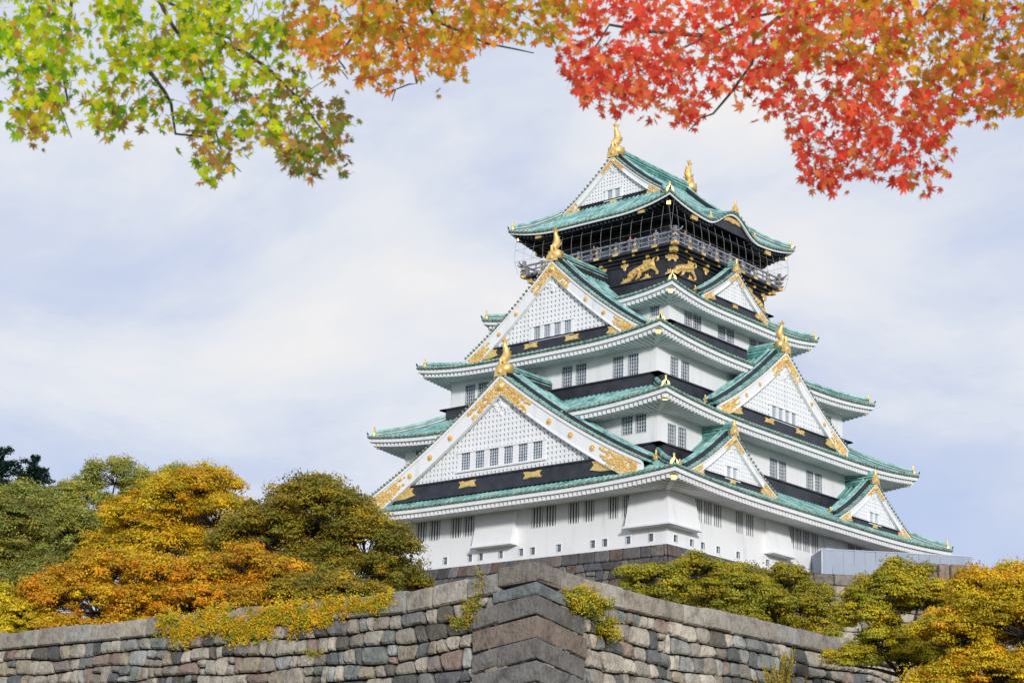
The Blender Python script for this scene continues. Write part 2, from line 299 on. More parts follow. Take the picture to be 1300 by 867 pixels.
for k in range(5):
    e = EV[k]; top = (k == 4)
    e['H'] = (e['zi'] - .85 - e['z']) if not top else (e['zi'] - e['z'])
    tl = MB(); fa = MB(); rf = MB(); drip = MB()
    for side in 'LRBW':
        m = SIDE[side]; ho, wo, hi_, wi = halves(e, side)
        body = (e['wb'] if side in 'LB' else e['wa']); bodyu = (e['wa'] if side in 'LB' else e['wb'])
        NU, NT = 44, 8
        g0 = [[m(s * lerp(hi_, ho, t), lerp(wi, wo, t), roofz(e, side, s * lerp(hi_, ho, t), t)) for s in np.linspace(-1, 1, NU + 1)] for t in np.linspace(0, 1, NT + 1)]
        vs = [v for row in g0 for v in row]; tl.k = 2
        tl.add(vs, [(j * (NU + 1) + i, j * (NU + 1) + i + 1, (j + 1) * (NU + 1) + i + 1, (j + 1) * (NU + 1) + i) for j in range(NT) for i in range(NU)]); tl.k = 0
        nr = int(ho / SP)
        for i in range(-nr, nr + 1):
            u = i * SP
            if abs(u) > ho - .15: continue
            t0 = 0 if abs(u) <= hi_ else (abs(u) - hi_) / (ho - hi_)
            pts = []; nn = max(2, int(7 * (1 - t0)) + 1)
            for t in np.linspace(t0, 1.012, nn + 1): pts.append((lerp(wi, wo, t), roofz(e, side, u, min(t, 1))))
            r = .125; cs = [(-r * 1.1, -.02), (-r * .75, r * .75), (0, r * 1.12), (r * .75, r * .75), (r * 1.1, -.02)]
            vs = [m(u + c[0], w, z + c[1]) for w, z in pts for c in cs]
            tl.add(vs, [(a * 5 + b, a * 5 + b + 1, (a + 1) * 5 + b + 1, (a + 1) * 5 + b) for a in range(len(pts) - 1) for b in range(4)])
            w, z = pts[-1]; tl.k = 1; tl.dome(m, u, z, .14, w - .03, .06, 8); tl.k = 0
        # eave strips that follow the curve
        us = np.linspace(-1, 1, 61)
        def strip(mb, in0, in1, za, zb):
            for i in range(60):
                p = []
                for s in (us[i], us[i + 1]):
                    zz = roofz(e, side, s * ho, 1)
                    p.append([m(s * (ho - a), wo - a, zz + c) for a, c in ((in0, za), (in0, zb), (in1, zb), (in1, za))])
                mb.add(p[0] + p[1], [(0, 1, 5, 4), (1, 2, 6, 5), (2, 3, 7, 6), (3, 0, 4, 7)])
        strip(drip, .03, .3, -.12, -.015)
        fd = .34 if k < 4 else .2
        strip(fa, .14, .30, -.12 - fd, -.125)
        if k < 4: strip(fa, .34, .6, -.12 - fd - .1, -.12 - fd + .06)
        # soffit and rafters
        zs0 = -.12 - fd - (.12 if k < 4 else 0)
        def sof(s, t):     # t 0 wall .. 1 eave
            hu = lerp(bodyu - .3, ho - .4, t); w = lerp(body - .3, wo - .4, t)
            zz = e['z'] + zs0 + .10 * (wo - w) + lift(e, s) * t ** 1.6 + bump(side, e, s * hu) * t ** 1.2
            return s * hu, w, zz
        NS = 40; vs = [m(*sof(s, t)) for t in np.linspace(0, 1, 6) for s in np.linspace(-1, 1, NS + 1)]
        rf.add(vs, [(j * (NS + 1) + i, j * (NS + 1) + i + 1, (j + 1) * (NS + 1) + i + 1, (j + 1) * (NS + 1) + i) for j in range(5) for i in range(NS)])
        n = int((ho - .5) / .46)
        for i in range(-n, n + 1):
            u = i * .46 + .02
            t0 = max(0, (abs(u) - (bodyu - .3)) / (ho - .4 - (bodyu - .3)))
            if t0 > .93: continue
            P = []
            for t in (t0, lerp(t0, 1, .5), 1.0):
                hu = lerp(bodyu - .3, ho - .4, t); x, w, zz = sof(max(-1, min(1, u / hu)), t); P.append((w, zz - .002))
            if k < 4: P[-1] = (P[-1][0] + .08, P[-1][1])
            for a in range(2):
                (w0, z0), (w1, z1) = P[a], P[a + 1]
                rf.hexa([m(u + du, w_, z_ + dz) for dz0 in (-.30, 0) for (w_, z_) in ((w0, z0), (w1, z1)) for du in (-.115, .115) for dz in (dz0,)])
        # black wall band where the roof meets the next storey
    tiles = part(tl, 'roof', [TILE, TEND, TILED])
    part(drip, 'drip_edge', TILED, tiles)
    part(fa, 'eave_fascia', PLASTER, tiles); part(rf, 'rafters', PLASTER if k < 4 else BLACK, tiles)
    # wall band
    if not top:
        bd = MB()
        for side in 'LRBW':
            m = SIDE[side]; ho, wo, hi_, wi = halves(e, side)
            bd.box(m, -hi_ - .0, hi_ + .0, wi - .1, wi + .55, e['zi'] - 1.25, e['zi'] - .10)
            bd.box(m, -hi_ - .7, hi_ + .7, wi - .1, wi + .70, e['zi'] - .10, e['zi'] + .02)
        part(bd, 'ridge_band', BLACK, tiles)
    # hip ridges
    for sx, sy in ((1, -1), (1, 1), (-1, -1), (-1, 1)):
        hb = MB(); ho_ = MB(); gc = MB(); hb.k = 0
        def hp(t, dz): a = lerp(e['ai'], e['a'], t); b = lerp(e['bi'], e['b'], t); return (sx * a, sy * b, roofz(e, 'L', a, t) + dz)
        P = [hp(t, .0) for t in np.linspace(0.02, .90, 10)]
        hb.sweep(P, [(-.24, -.1), (-.24, .3), (.24, .3), (.24, -.1)])
        hb.k = 1; hb.tube([(x, y, z + .40) for x, y, z in P], .21, 8); hb.sweep([(x, y, z + .1) for x, y, z in P], [(-.31, 0), (-.31, .09), (.31, .09), (.31, 0)])
        P2 = [hp(t, .12) for t in np.linspace(.89, .985, 4)]; hb.tube(P2, [.16, .16, .15, .13], 8)
        fd = (sx * (e['a'] - e['ai']), sy * (e['b'] - e['bi']), 0)
        ornament(ho_, hp(.905, .0), fd, .72)
        Pt = Vector(hp(.985, .06)); fv = Vector(fd).normalized(); hb.k = 0; hb.tube([Pt - fv * .15, Pt + fv * .02 + Vector((0, 0, .16)), Pt + fv * .12 + Vector((0, 0, .36))], [.12, .09, .04], 6)
        a0 = (sx * (e['wa'] - .2), sy * (e['wb'] - .2), e['z'] - .35); a1 = (sx * (e['a'] - .75), sy * (e['b'] - .75), e['tip'] - .78)
        am = tuple(lerp(p_, q_, .6) for p_, q_ in zip(a0, a1)); am = (am[0], am[1], lerp(a0[2], a1[2], .45))
        mb_ = MB(); mb_.sweep([a0, am, a1], [(-.2, -.25), (-.2, .15), (.2, .15), (.2, -.25)])
        part(mb_, 'hip_rafter', PLASTER if k < 4 else BLACK, tiles)
        e1 = Vector(a1); gc.sweep([e1 - fv * .02, e1 + fv * .16], [(-.19, -.26), (-.19, .12), (.19, .12), (.19, -.26)])
        part(hb, 'hip_ridge', [BLACK, TEAL], tiles); part(ho_, 'ridge_ornament', GOLD, tiles); part(gc, 'rafter_cap', GOLD, tiles)
# ---- gables
def cloud_fill(mb, m, inside, bb, w, n, r0, r1, rnd, h=.08):
    c = 0; tries = 0
    while c < n and tries < n * 30:
        tries += 1; u = rnd.uniform(bb[0], bb[1]); z = rnd.uniform(bb[2], bb[3])
        if inside(u, z): mb.dome(m, u, z, rnd.uniform(r0, r1), w, h * rnd.uniform(.6, 1.3), 7); c += 1
def gable(side, c, w, hw, zf, za, wb, sc, nwin, fish=0, both=False, kk=.24):
    base = SIDE[side]; m = (lambda u, ww, z: base(u + c, ww, z)); rnd = random.Random(int(hw * 100 + c * 7))
    def zg(u): q = abs(u) / hw; return za - (za - zf) * q * (1 + kk * (1 - q)) if q <= 1 else zf - (q - 1) * hw * (za - zf) / hw * (1 - kk)
    US = np.linspace(0, 1.0, 15)
    # roof slopes
    tl = MB(); wf = w - 1.25 * sc
    for sg in (-1, 1):
        vs = [m(sg * q * hw, ww, zg(q * hw)) for ww in (w, wb) for q in US]; n = len(US)
        tl.k = 1; tl.add(vs, [(i, i + 1, n + i + 1, n + i) for i in range(n - 1)]); tl.k = 0
        nn = int((wf - wb) / SP)
        for i in range(nn + 1):
            ww = wf - .25 - i * SP; r = .125
            P = [(sg * q * hw, zg(q * hw)) for q in np.linspace(.03, 1.0, 9)]
            vs = [m(u, ww + a, z + b) for u, z in P for a, b in ((-r * 1.1, -.02), (-r * .75, r * .75), (0, r * 1.12), (r * .75, r * .75), (r * 1.1, -.02))]
            tl.add(vs, [(a * 5 + b, a * 5 + b + 1, (a + 1) * 5 + b + 1, (a + 1) * 5 + b) for a in range(len(P) - 1) for b in range(4)])
    G = part(tl, 'gable', [TILE, TILED])
    # verge tiles: short ribs running front to back along the rake
    vt = MB(); L = sqrt(hw * hw + (za - zf) ** 2); nv = int(L / .40)
    fronts = [(w, wf)]
    for sg in (-1, 1):
        for i in range(nv):
            q = (i + .5) / nv; u = sg * q * hw; z = zg(u); dz = (zg(u + .01 * sg) - z) / .01 * 1.0; nx = -dz * sg; nl = sqrt(nx * nx + 1); nx, nz = nx / nl, 1 / nl; tx, tz = nz, -nx
            r = .13; P = []
            for ww in (w + .12, w - .5 * sc, wf):
                for a, b in ((-r, 0), (-.7 * r, r * .8), (0, r * 1.15), (.7 * r, r * .8), (r, 0)): P.append(m(u + tx * a + nx * (b + .05), ww, z + tz * a + nz * (b + .05)))
            vt.add(P, [(a * 5 + b, a * 5 + b + 1, (a + 1) * 5 + b + 1, (a + 1) * 5 + b) for a in range(2) for b in range(4)])
            vt.k = 1; vt.dome(m, u + nx * .12, z + nz * .12, .13, w + .1, .05, 7); vt.k = 0
    part(vt, 'verge_tiles', [TEAL, TEND], G)
    # raking ridges behind the verge
    ro = MB()
    for off, rr in ((wf - .12, .15 * max(.8, sc)), (wf - 1.0 * sc, .22 * max(.8, sc))):
        for sg in (-1, 1):
            rb = MB(); P = [m(sg * q * hw, off, zg(q * hw) + .02) for q in np.linspace(.02, .97, 16)]
            rb.sweep(P, [(-.36, -.05), (-.33, .44), (.33, .44), (.36, -.05)])
            rb.k = 1; rb.tube([(x, y, z + .52) for x, y, z in P], rr, 8); part(rb, 'raking_ridge', [BLACK, TEAL], G)
    for sg in (-1, 1): ro2 = MB(); ornament(ro2, m(sg * .975 * hw, wf - .8 * sc, zg(.975 * hw) + .25), (Vector(m(sg, 0, 0)) - Vector(m(0, 0, 0))) , .7 * max(.75, sc)); part(ro2, 'ridge_ornament', GOLD, G)
    # top ridge
    tb = MB(); P = [m(0, ww, za + .02 + .12 * ((ww - wb) / max(1, w - wb)) ** 3) for ww in np.linspace(wb, w - .15, 8)]
    tb.sweep(P, [(-.34, -.2), (-.34, .62), (.34, .62), (.34, -.2)]); tt = tb; tt.k = 1; tt.tube([(x, y, z + .78) for x, y, z in P], .24, 8); 
    for dz in (.18, .44): tt.sweep([(x, y, z + dz) for x, y, z in P], [(-.41, 0), (-.41, .08), (.41, .08), (.41, 0)])
    part(tt, 'ridge', [TILED if sc < .8 or both else BLACK, TEAL], G)
    if fish: pass
    ornament(ro, m(0, w - .12, za - .15), Vector(m(0, 1, 0)) - Vector(m(0, 0, 0)), 1.25 * max(.85, sc) if not fish else 1.2)
    part(ro, 'ridge_ornament', GOLD, G)
    # bargeboard
    bb = MB(); bw = 1.62 * sc * (1 if sc > .7 else .80)
    def zlow(u): return zg(u) - bw * (1.0 + .22 * (abs(u) / hw) ** 3)
    for sg in (-1, 1):
        us = np.linspace(0, .985, 24) * hw
        for i in range(23):
            u0, u1 = us[i] * sg, us[i + 1] * sg
            for (d0, d1, w0, w1) in ((0.03, .30 * sc, .28, .06), (.29 * sc, None, .34, -.04)):
                p = []
                for ww in (w - w0, w + w1):
                    for uu in (u0, u1):
                        zt = zg(uu) - d0; zb = zlow(uu) if d1 is None else zg(uu) - d1
                        p += [m(uu, ww, zb), m(uu, ww, zt)]
                mb8 = [p[0], p[1], p[2], p[3], p[4], p[5], p[6], p[7]]; bb.hexa(mb8)
            # thin moulding line at the lower edge
            p = []
            for ww in (w - .34, w + .02):
                for uu in (u0, u1): p += [m(uu, ww, zlow(uu) - .1 * sc), m(uu, ww, zlow(uu) + .05 * sc)]
            bb.hexa(p)
    part(bb, 'bargeboard', PLASTER, G)
    # gable wall with a white lattice
    zb0 = zf - .2 * sc; band = 1.0 * sc; wl = w - .6 * max(.7, sc); gw = MB(); lat = MB()
    def uend(z):      # half width of the opening at height z
        lo_, hi2 = 0, hw
        for _ in range(30):
            md = (lo_ + hi2) / 2
            if zlow(md) + .25 * sc > z: lo_ = md
            else: hi2 = md
        return lo_
    zt_ = zlow(0) + .2
    zz = np.linspace(zb0, zt_, 14)
    for i in range(13):
        a, b = uend(zz[i]) + .1, uend(zz[i + 1]) + .1; gw.quad(m(-a, wl, zz[i]), m(a, wl, zz[i]), m(b, wl, zz[i + 1]), m(-b, wl, zz[i + 1]))
    part(gw, 'gable_wall', BACKW if sc > .45 else PLASTER, G)
    wn = [] ; wz0 = zb0 + band + .5 * sc; ww_, wh = .95 * (sc if sc > .6 else .62), 1.5 * (sc if sc > .6 else .62); pitch_ = ww_ * 1.5
    if sc > .9: pitch_ = 1.6; ww_ = 1.05; wz0 = zb0 + band + .75
    else: wz0 = zb0 + band + .05
    for i in range(nwin): cu = (i - (nwin - 1) / 2) * pitch_; wn.append((cu - ww_ / 2, cu + ww_ / 2))
    hbu = (nwin / 2) * pitch_ + .12
    pt = .44 if sc > .6 else .34; bwid = pt * (.27 if sc > .45 else .3); nuu = int(hw / pt)
    for i in range(-nuu, nuu + 1):
        u = i * pt; zt2 = zlow(u) + .1
        if zt2 < zb0 + band: continue
        segs = [(zb0 + band * .8, zt2)]
        if nwin and abs(u) < hbu: segs = [(zb0 + band * .8, wz0 - .1), (wz0 + wh + .1, zt2)]
        for a, b in segs:
            if b > a: lat.box(m, u - bwid, u + bwid, wl + .01, wl + .13, a, b)
    z = zb0 + band
    while z < zt_:
        a = uend(z); 
        if nwin and wz0 - .15 < z < wz0 + wh + .15:
            if a > hbu: lat.box(m, -a, -hbu, wl + .012, wl + .12, z - bwid, z + bwid); lat.box(m, hbu, a, wl + .012, wl + .12, z - bwid, z + bwid)
        else: lat.box(m, -a, a, wl + .012, wl + .12, z - bwid, z + bwid)
        z += pt
    if nwin:
        # white surround between the panes
        xs = [-hbu] + [x for p in wn for x in p] + [hbu]
        for i in range(0, len(xs), 2): lat.box(m, xs[i], xs[i + 1], wl + .02, wl + .2, wz0 - .12, wz0 + wh + .12)
        lat.box(m, -hbu - .08, hbu + .08, wl + .02, wl + .26, wz0 + wh, wz0 + wh + .16); lat.box(m, -hbu - .08, hbu + .08, wl + .02, wl + .28, wz0 - .18, wz0)
    # carved plaster crest
    cz = zlow(0) - .75 * sc
    cloud_fill(lat, m, lambda u, z: abs(u) * .75 + abs(z - cz) < 1.15 * sc and z < zlow(u), (-1.6 * sc, 1.6 * sc, cz - 1.3 * sc, cz + 1.3 * sc), wl + .13, int(60 * sc), .1 * sc, .26 * sc, rnd, .14)
    part(lat, 'lattice', PLASTER, G)
    if nwin:
        for a, b in wn:
            pn = MB(); gr = MB(); pn.quad(m(a, wl + .03, wz0), m(b, wl + .03, wz0), m(b, wl + .03, wz0 + wh), m(a, wl + .03, wz0 + wh))
            for k2 in (1, 2, 3): u = lerp(a, b, k2 / 4); gr.box(m, u - .03, u + .03, wl + .06, wl + .1, wz0, wz0 + wh)
            for k2 in range(1, 6): z = lerp(wz0, wz0 + wh, k2 / 6); gr.box(m, a, b, wl + .055, wl + .095, z - .025, z + .025)
            gr.k = 1; gr.quad(*[pn.v[i_] for i_ in range(4)]); part(gr, 'window', [GREYM, GLASS], G)
    # black band
    bk = MB(); a0 = uend(zb0 + .0) + 1.2 * sc; a1 = uend(zb0 + band) + .3 * sc; a0 = min(a0, hw * .93)
    for (z0, z1, wo_) in ((zb0 - .35, zb0 + band * .92, .22), (zb0 + band * .92, zb0 + band * 1.06, .34)):
        q0 = lerp(a0, a1, max(0, z0 - zb0) / band); q1 = lerp(a0, a1, min(1, (z1 - zb0) / band))
        bk.hexa([m(-q0, wl - .1, z0), m(q0, wl - .1, z0), m(-q0, wl + wo_, z0), m(q0, wl + wo_, z0), m(-q1, wl - .1, z1), m(q1, wl - .1, z1), m(-q1, wl + wo_, z1), m(q1, wl + wo_, z1)])
    part(bk, 'base_band', BLACK, G)
    # gold on the band
    nb = 2 if sc > .6 else 1
    for i in range(nb):
        go = MB(); cu = 0 if nb == 1 else (-1 if i == 0 else 1) * (hw * .235); h = .30 * max(sc, .55); L2 = 1.0 * max(sc, .55) * (1 if nb == 2 else .75); zc = zb0 + band * .48
        go.prism(m, [(cu + x * L2, zc + y * h) for x, y in ((-1, -1), (-.5, -1), (-.3, -.8), (.3, -.8), (.5, -1), (1, -1), (.78, 0), (1, 1), (.5, 1), (.3, .8), (-.3, .8), (-.5, 1), (-1, 1), (-.78, 0))], wl + .22, wl + .33, .06)
        for _ in range(14): go.dome(m, cu + rnd.uniform(-.7, .7) * L2, zc + rnd.uniform(-.6, .6) * h, .12 * sc + .03, wl + .3, .05, 6)
        part(go, 'gold_fitting', GOLD, G)
    # gold filigree on the bargeboard: apex crest, feet, rosettes
    wbf = w + .0
    ap = MB(); ext = .235 if sc > .9 else .22
    def in_ap(u, z):
        a = abs(u) / hw; zt = zg(u) - .34 * sc; zb = zlow(u) + .0
        if not (zb < z < zt): return False
        fr = (zt - z) / max(.01, zt - zb)
        lim = ext * (.92 - .75 * abs(fr - .5) * 1.0) if fr < .65 else ext * .95 * (1 - .1)
        return a < (ext if fr < .28 else (ext * .62 if fr < .62 else ext * .86))
    cloud_fill(ap, m, in_ap, (-ext * hw, ext * hw, zlow(ext * hw) - .2, za), w - .03, int(330 * sc), .06 * sc + .03, .15 * sc + .03, rnd, .10)
    ap.dome(m, 0, zg(0) - 1.02 * sc, .5 * sc, w - .0, .16, 16)
    ap.dome(m, 0, zg(0) - 1.02 * sc, .3 * sc, w + .1, .12, 12)
    part(ap, 'apex_crest', GOLD, G)
    for sg in (-1, 1):
        ft = MB()
        def in_ft(u, z, sg=sg):
            uu = u * sg / hw; zt = zg(u) - .34 * sc; zb = zlow(u)
            if not (zb < z < zt) or uu > .955: return False
            fr = (zt - z) / (zt - zb); return uu > (.86 if fr < .12 else .80 - .10 * sin(fr * pi * 2.3) ** 2)
        x0, x1 = sorted((sg * hw * .68, sg * hw * .96)); cloud_fill(ft, m, in_ft, (x0, x1, zb0 - 2.4 * sc, zg(hw * .68)), w - .03, int(260 * sc), .06 * sc + .03, .14 * sc + .03, rnd, .09)
        # scroll that runs on over the black band
        uA = sg * (a1 - .1 * sc); 
        ft.prism(m, [(uA + sg * x * sc, zb0 + y * sc) for x, y in ((-1.3, .12), (-.9, .5), (-1.1, .85), (-.3, .85), (1.2, .3), (1.6, -.15), (-.2, -.1))], wl + .23, wl + .36, .05)
        for _ in range(int(30 * sc)): ft.dome(m, uA + sg * rnd.uniform(-.9, 1.2) * sc, zb0 + rnd.uniform(.05, .6) * sc, .12 * sc, wl + .33, .06, 6)
        part(ft, 'foot_crest', GOLD, G)
    nrs = 3 if sc > .9 else (2 if sc > .55 else 0)
    for sg in (-1, 1):
        for i in range(nrs):
            rs = MB(); u = sg * hw * lerp(.36, .66, i / max(1, nrs - 1)) if nrs > 2 else sg * hw * (.40, .60)[i]
            z = (zg(u) - .3 * sc + zlow(u)) / 2
            for k2 in range(8): rs.dome(m, u + .20 * sc * cos(k2 * pi / 4), z + .20 * sc * sin(k2 * pi / 4), .10 * sc, w - .03, .09, 6)
            rs.dome(m, u, z, .17 * sc, w - .03, .16, 8); part(rs, 'rosette', GOLD, G)
    if fish:
        F = (Vector(m(0, 1, 0)) - Vector(m(0, 0, 0)))
        p = Vector(m(0, w - .55, za + .95)); shachi('fish_statue', tuple(p), fish, tuple(F), G)
    return G
gable('L', 0, 21.4, 15.3, 6.0, 15.3, 14.5, 1.0, 6, fish=2.5)
gable('L', 0, 15.0, 9.95, 19.55, 27.3, 7.4, .82, 4, fish=2.3)
gable('R', 0, 14.9, 10.5, 12.95, 20.0, 11.0, .74, 4, fish=2.0)
gable('R', -11.4, 17.1, 6.35, 5.75, 9.9, 13.9, .5, 2)
gable('R', 11.4, 17.1, 6.35, 5.75, 9.9, 13.9, .5, 2)
gable('R', 0, 9.65, 5.3, 24.95, 28.45, 7.4, .46, 0)
g5 = gable('L', 0, 6.45, 5.95, 35.3, 40.0, 0.0, .52, 2, fish=2.6, both=True)
g6 = gable('B', 0, 6.45, 5.95, 35.3, 40.0, -0.0, .52, 2, fish=2.6, both=True)
# ---- black top storey, balcony, tigers
a, b = 7.70, 7.38
mb = MB(); mb.box(IDM, -a, a, -b, b, 25.3, 28.55)
for side in 'LRBW':
    m = SIDE[side]; hu, w = (a, b) if side in 'LB' else (b, a)
    for z0, z1, o2 in ((26.45, 26.7, .12), (28.25, 28.5, .14)): mb.box(m, -hu - o2, hu + o2, w - .1, w + o2, z0, z1)
    for i in range(-3, 4):
        u = i * (hu - .2) / 3; 
        mb.box(m, u - .2, u + .2, w - .05, w + .09, 26.4, 28.3)
    n = int(hu / .3)
    for i in range(-n, n): mb.box(m, i * .3 + .06, i * .3 + .1, w - .01, w + .035, 26.7, 28.25)
part(mb, 'black_storey_wall', BLACK)
bal = MB()
for z0, z1, o2 in ((28.5, 28.72, .45), (28.72, 28.95, .80), (28.95, 29.12, 1.22)): bal.box(IDM, -a - o2, a + o2, -b - o2, b + o2, z0, z1)
bo = part(bal, 'balcony', BLACK)
rl = MB(); rp = rl
class FIT:
    def __init__(s): s.on = True; s.rest = MB()
    def box(s, *a):
        if s.on: q = MB(); q.box(*a); part(q, 'gold_fitting', GOLD)
        else: s.rest.box(*a)
    def prism(s, *a):
        if s.on: q = MB(); q.prism(*a); part(q, 'gold_fitting', GOLD)
        else: s.rest.prism(*a)
gf = FIT(); HA, HB = a + 1.1, b + 1.1
for side in 'LRBW':
    m = SIDE[side]; hu, w = (HA, HB) if side in 'LB' else (HB, HA); gf.on = side in 'LR'
    for z0, z1, tt in ((29.22, 29.34, .06), (29.62, 29.72, .05), (30.05, 30.2, .08)): rl.box(m, -hu - .45, hu + .45, w - tt, w + tt, z0 + (.0 if side in 'LB' else .02), z1 + (.0 if side in 'LB' else .02))
    rl.tube([m(-hu - .3, w, 30.13), m(-hu - .6, w, 30.2), m(-hu - .85, w, 30.42)], [.09, .09, .05], 6); rl.tube([m(hu + .3, w, 30.13), m(hu + .6, w, 30.2), m(hu + .85, w, 30.42)], [.09, .09, .05], 6)
    n = 8
    for i in range(n + 1):
        u = lerp(-hu, hu, i / n); rp.box(m, u - .09, u + .09, w - .1, w + .1, 29.1, 30.3)
        for uu in (u + hu / n / 3 * 1, u + hu / n * 4 / 3):
            if uu < hu: rp.box(m, uu - .05, uu + .05, w - .05, w + .05, 29.1, 30.05)
        gf.box(m, u - .3, u + .3, w + .02, w + .16, 28.97, 29.18); gf.box(m, u - .14, u + .14, w + .1, w + .14, 29.6, 29.78)
    wb_ = (b if side in 'LB' else a); hb_ = (a if side in 'LB' else b)
    for i in range(-6, 7):
        u = i * (hb_ + .3) / 6; gf.box(m, u - .13, u + .13, wb_ + .81, wb_ + .9, 28.74, 28.98) if i % 2 else gf.box(m, u - .17, u + .17, wb_ + .46, wb_ + .56, 28.46, 28.70)
    for i in (-3, -2, -1, 1, 2, 3, 0):
        u = i * (hb_ - .2) / 3
        for zc, s_ in ((28.2, .9),):
            gf.prism(m, [(u + x * s_, zc + y * s_) for x, y in ((-.5, -.06), (-.2, -.16), (-.13, -.42), (0, -.5), (.13, -.42), (.2, -.16), (.5, -.06), (.42, .1), (.5, .24), (.16, .22), (.12, .42), (-.12, .42), (-.16, .22), (-.5, .24), (-.42, .1))], wb_ + .15, wb_ + .25, .04)
        gf.prism(m, [(u + x, 26.62 + y) for x, y in ((-.5, -.14), (.5, -.14), (.4, .16), (.2, .2), (.15, .45), (0, .3), (-.15, .5), (-.2, .2), (-.4, .16))], wb_ + .13, wb_ + .22, .04)
    for u in (-4.6, 4.6): gf.box(m, u - .35, u + .35, wb_ + .12, wb_ + .2, 26.48, 26.67)
# corner fittings
gf.on = True
for sx in (-1, 1):
    for sy in (-1, 1):
        gf.box(IDM, *sorted((sx * (a + .75), sx * (a + 1.28))), *sorted((sy * (b + .75), sy * (b + 1.28))), 28.93, 29.2)
        gf.box(IDM, *sorted((sx * (a + .3), sx * (a + .86))), *sorted((sy * (b + .3), sy * (b + .86))), 28.5, 28.97)
        gf.box(IDM, *sorted((sx * (a - .3), sx * (a + .22))), *sorted((sy * (b - .3), sy * (b + .22))), 27.9, 28.3)
        rp.box(IDM, *sorted((sx * (HA - .14), sx * (HA + .14))), *sorted((sy * (HB - .14), sy * (HB + .14))), 29.1, 30.62)
        gf.box(IDM, *sorted((sx * (HA - .16), sx * (HA + .16))), *sorted((sy * (HB - .16), sy * (HB + .16))), 29.75, 29.9)
part(rl, 'railing', RAIL, bo); tag(part(gf.rest, 'gold_fitting', GOLD), kind='stuff')
# observation room
ob = MB(); a2, b2 = 6.7, 6.4; ob.box(IDM, -a2, a2, -b2, b2, 29.1, 33.2)
ou = part(ob, 'observation_room', BROWNP); fr = MB(); gl = MB()
for side in 'LRBW':
    m = SIDE[side]; hu, w = (a2, b2) if side in 'LB' else (b2, a2)
    for i in range(0, 9):
        u = lerp(-hu, hu, i / 8); fr.box(m, u - .12, u + .12, w - .05, w + .14, 29.1, 33.1)
    for z in (30.1, 31.4, 32.6): fr.box(m, -hu - .02, hu + .02, w - .04, w + .11, z - .1, z + .1)
    gl.quad(m(-hu, w + .03, 30.1), m(hu, w + .03, 30.1), m(hu, w + .03, 31.4), m(-hu, w + .03, 31.4))
part(fr, 'window_frame', BLACK, ou); part(gl, 'window_band', GLASS, ou)
# under-eave beam band and karahafu board
kb = MB(); kg = FIT()
for side in 'LRBW':
    m = SIDE[side]; hu, w = (EV[4]['wa'], EV[4]['wb']) if side in 'LB' else (EV[4]['wb'], EV[4]['wa'])
    kb.box(m, -hu - 1.3, hu + 1.3, w + 1.0, w + 1.3, 32.0, 32.3)
for side in 'RW':
    m = SIDE[side]; e = EV[4]; us = np.linspace(-4.4, 4.4, 30)
    for i in range(29):
        p = []
        for ww in (e['a'] - .6, e['a'] - .42):
            for u in (us[i], us[i + 1]): zt = roofz(e, side, u, 1) - .30; p += [m(u, ww, min(zt - .05, 32.35)), m(u, ww, zt)]
        kb.hexa(p)
    kg.prism(m, [(x * 1.3, 33.45 + y * .3) for x, y in ((-1, -1), (-.4, -.6), (0, -1), (.4, -.6), (1, -1), (.9, .2), (.5, .8), (0, 1), (-.5, .8), (-.9, .2))], e['a'] - .42, e['a'] - .28, .06)
    kg2 = MB(); ornament(kg2, m(0, e['a'] - .1, roofz(e, side, 0, 1) + .05), Vector(m(0, 1, 0)), .9)
    for u in (-3.6, 3.6): ornament(kg2, m(u, e['a'] - .3, roofz(e, side, u, 1) + .05), Vector(m(0, 1, 0)), .6)
    part(kg2, 'curved_gable_ornament', GOLD)
    for u in (-6, 6): kg.box(m, u - .45, u + .45, e['a'] - .5, e['a'] - .3, roofz(e, side, u, 1) - .75, roofz(e, side, u, 1) - .38)
for side in 'LB':
    m = SIDE[side]
    for u in (-6, 6): kg.box(m, u - .35, u + .35, EV[4]['b'] - .5, EV[4]['b'] - .34, roofz(EV[4], side, u, 1) - .6, roofz(EV[4], side, u, 1) - .35)
part(kb, 'eave_beam', BLACK)
# tigers
TG = [(-1.0, -.42), (-.97, -.30), (-.90, -.18), (-.86, -.02), (-.78, .08), (-.66, .12), (-.55, .18), (-.38, .24), (-.15, .30), (.05, .36), (.25, .46), (.42, .46), (.55, .42), (.60, .52), (.70, .62), (.84, .66), (.97, .60), (1.0, .48), (.96, .36), (.86, .32), (.80, .38), (.88, .42), (.90, .50), (.82, .56), (.73, .50), (.68, .40), (.72, .28), (.74, .15), (.80, .02), (.90, -.10), (.98, -.24), (.92, -.36), (.80, -.38), (.84, -.24), (.72, -.12), (.58, -.04), (.48, .02), (.35, -.04), (.15, -.08), (-.05, -.12), (-.12, -.24), (-.22, -.36), (-.40, -.44), (-.46, -.38), (-.32, -.28), (-.26, -.14), (-.38, -.14), (-.48, -.22), (-.60, -.32), (-.74, -.44), (-.88, -.48), (-.90, -.42)]
def tiger(side, cu, cz, s, flip=1):
    m = SIDE[side]; w = (b if side in 'LB' else a) + .1; mb = MB()
    mb.prism(m, [(cu + flip * x * s, cz + y * s * .98) for x, y in TG], w - .03, w + .16, .07)
    for x, y, r in ((.5, .26, .20), (.25, .2, .17), (0, .12, .16), (-.25, .08, .18), (-.5, .0, .17), (-.74, -.12, .15)): mb.dome(m, cu + flip * x * s, cz + y * s, r * s, w + .1, .2, 12)
    part(mb, 'tiger_relief', GOLD)
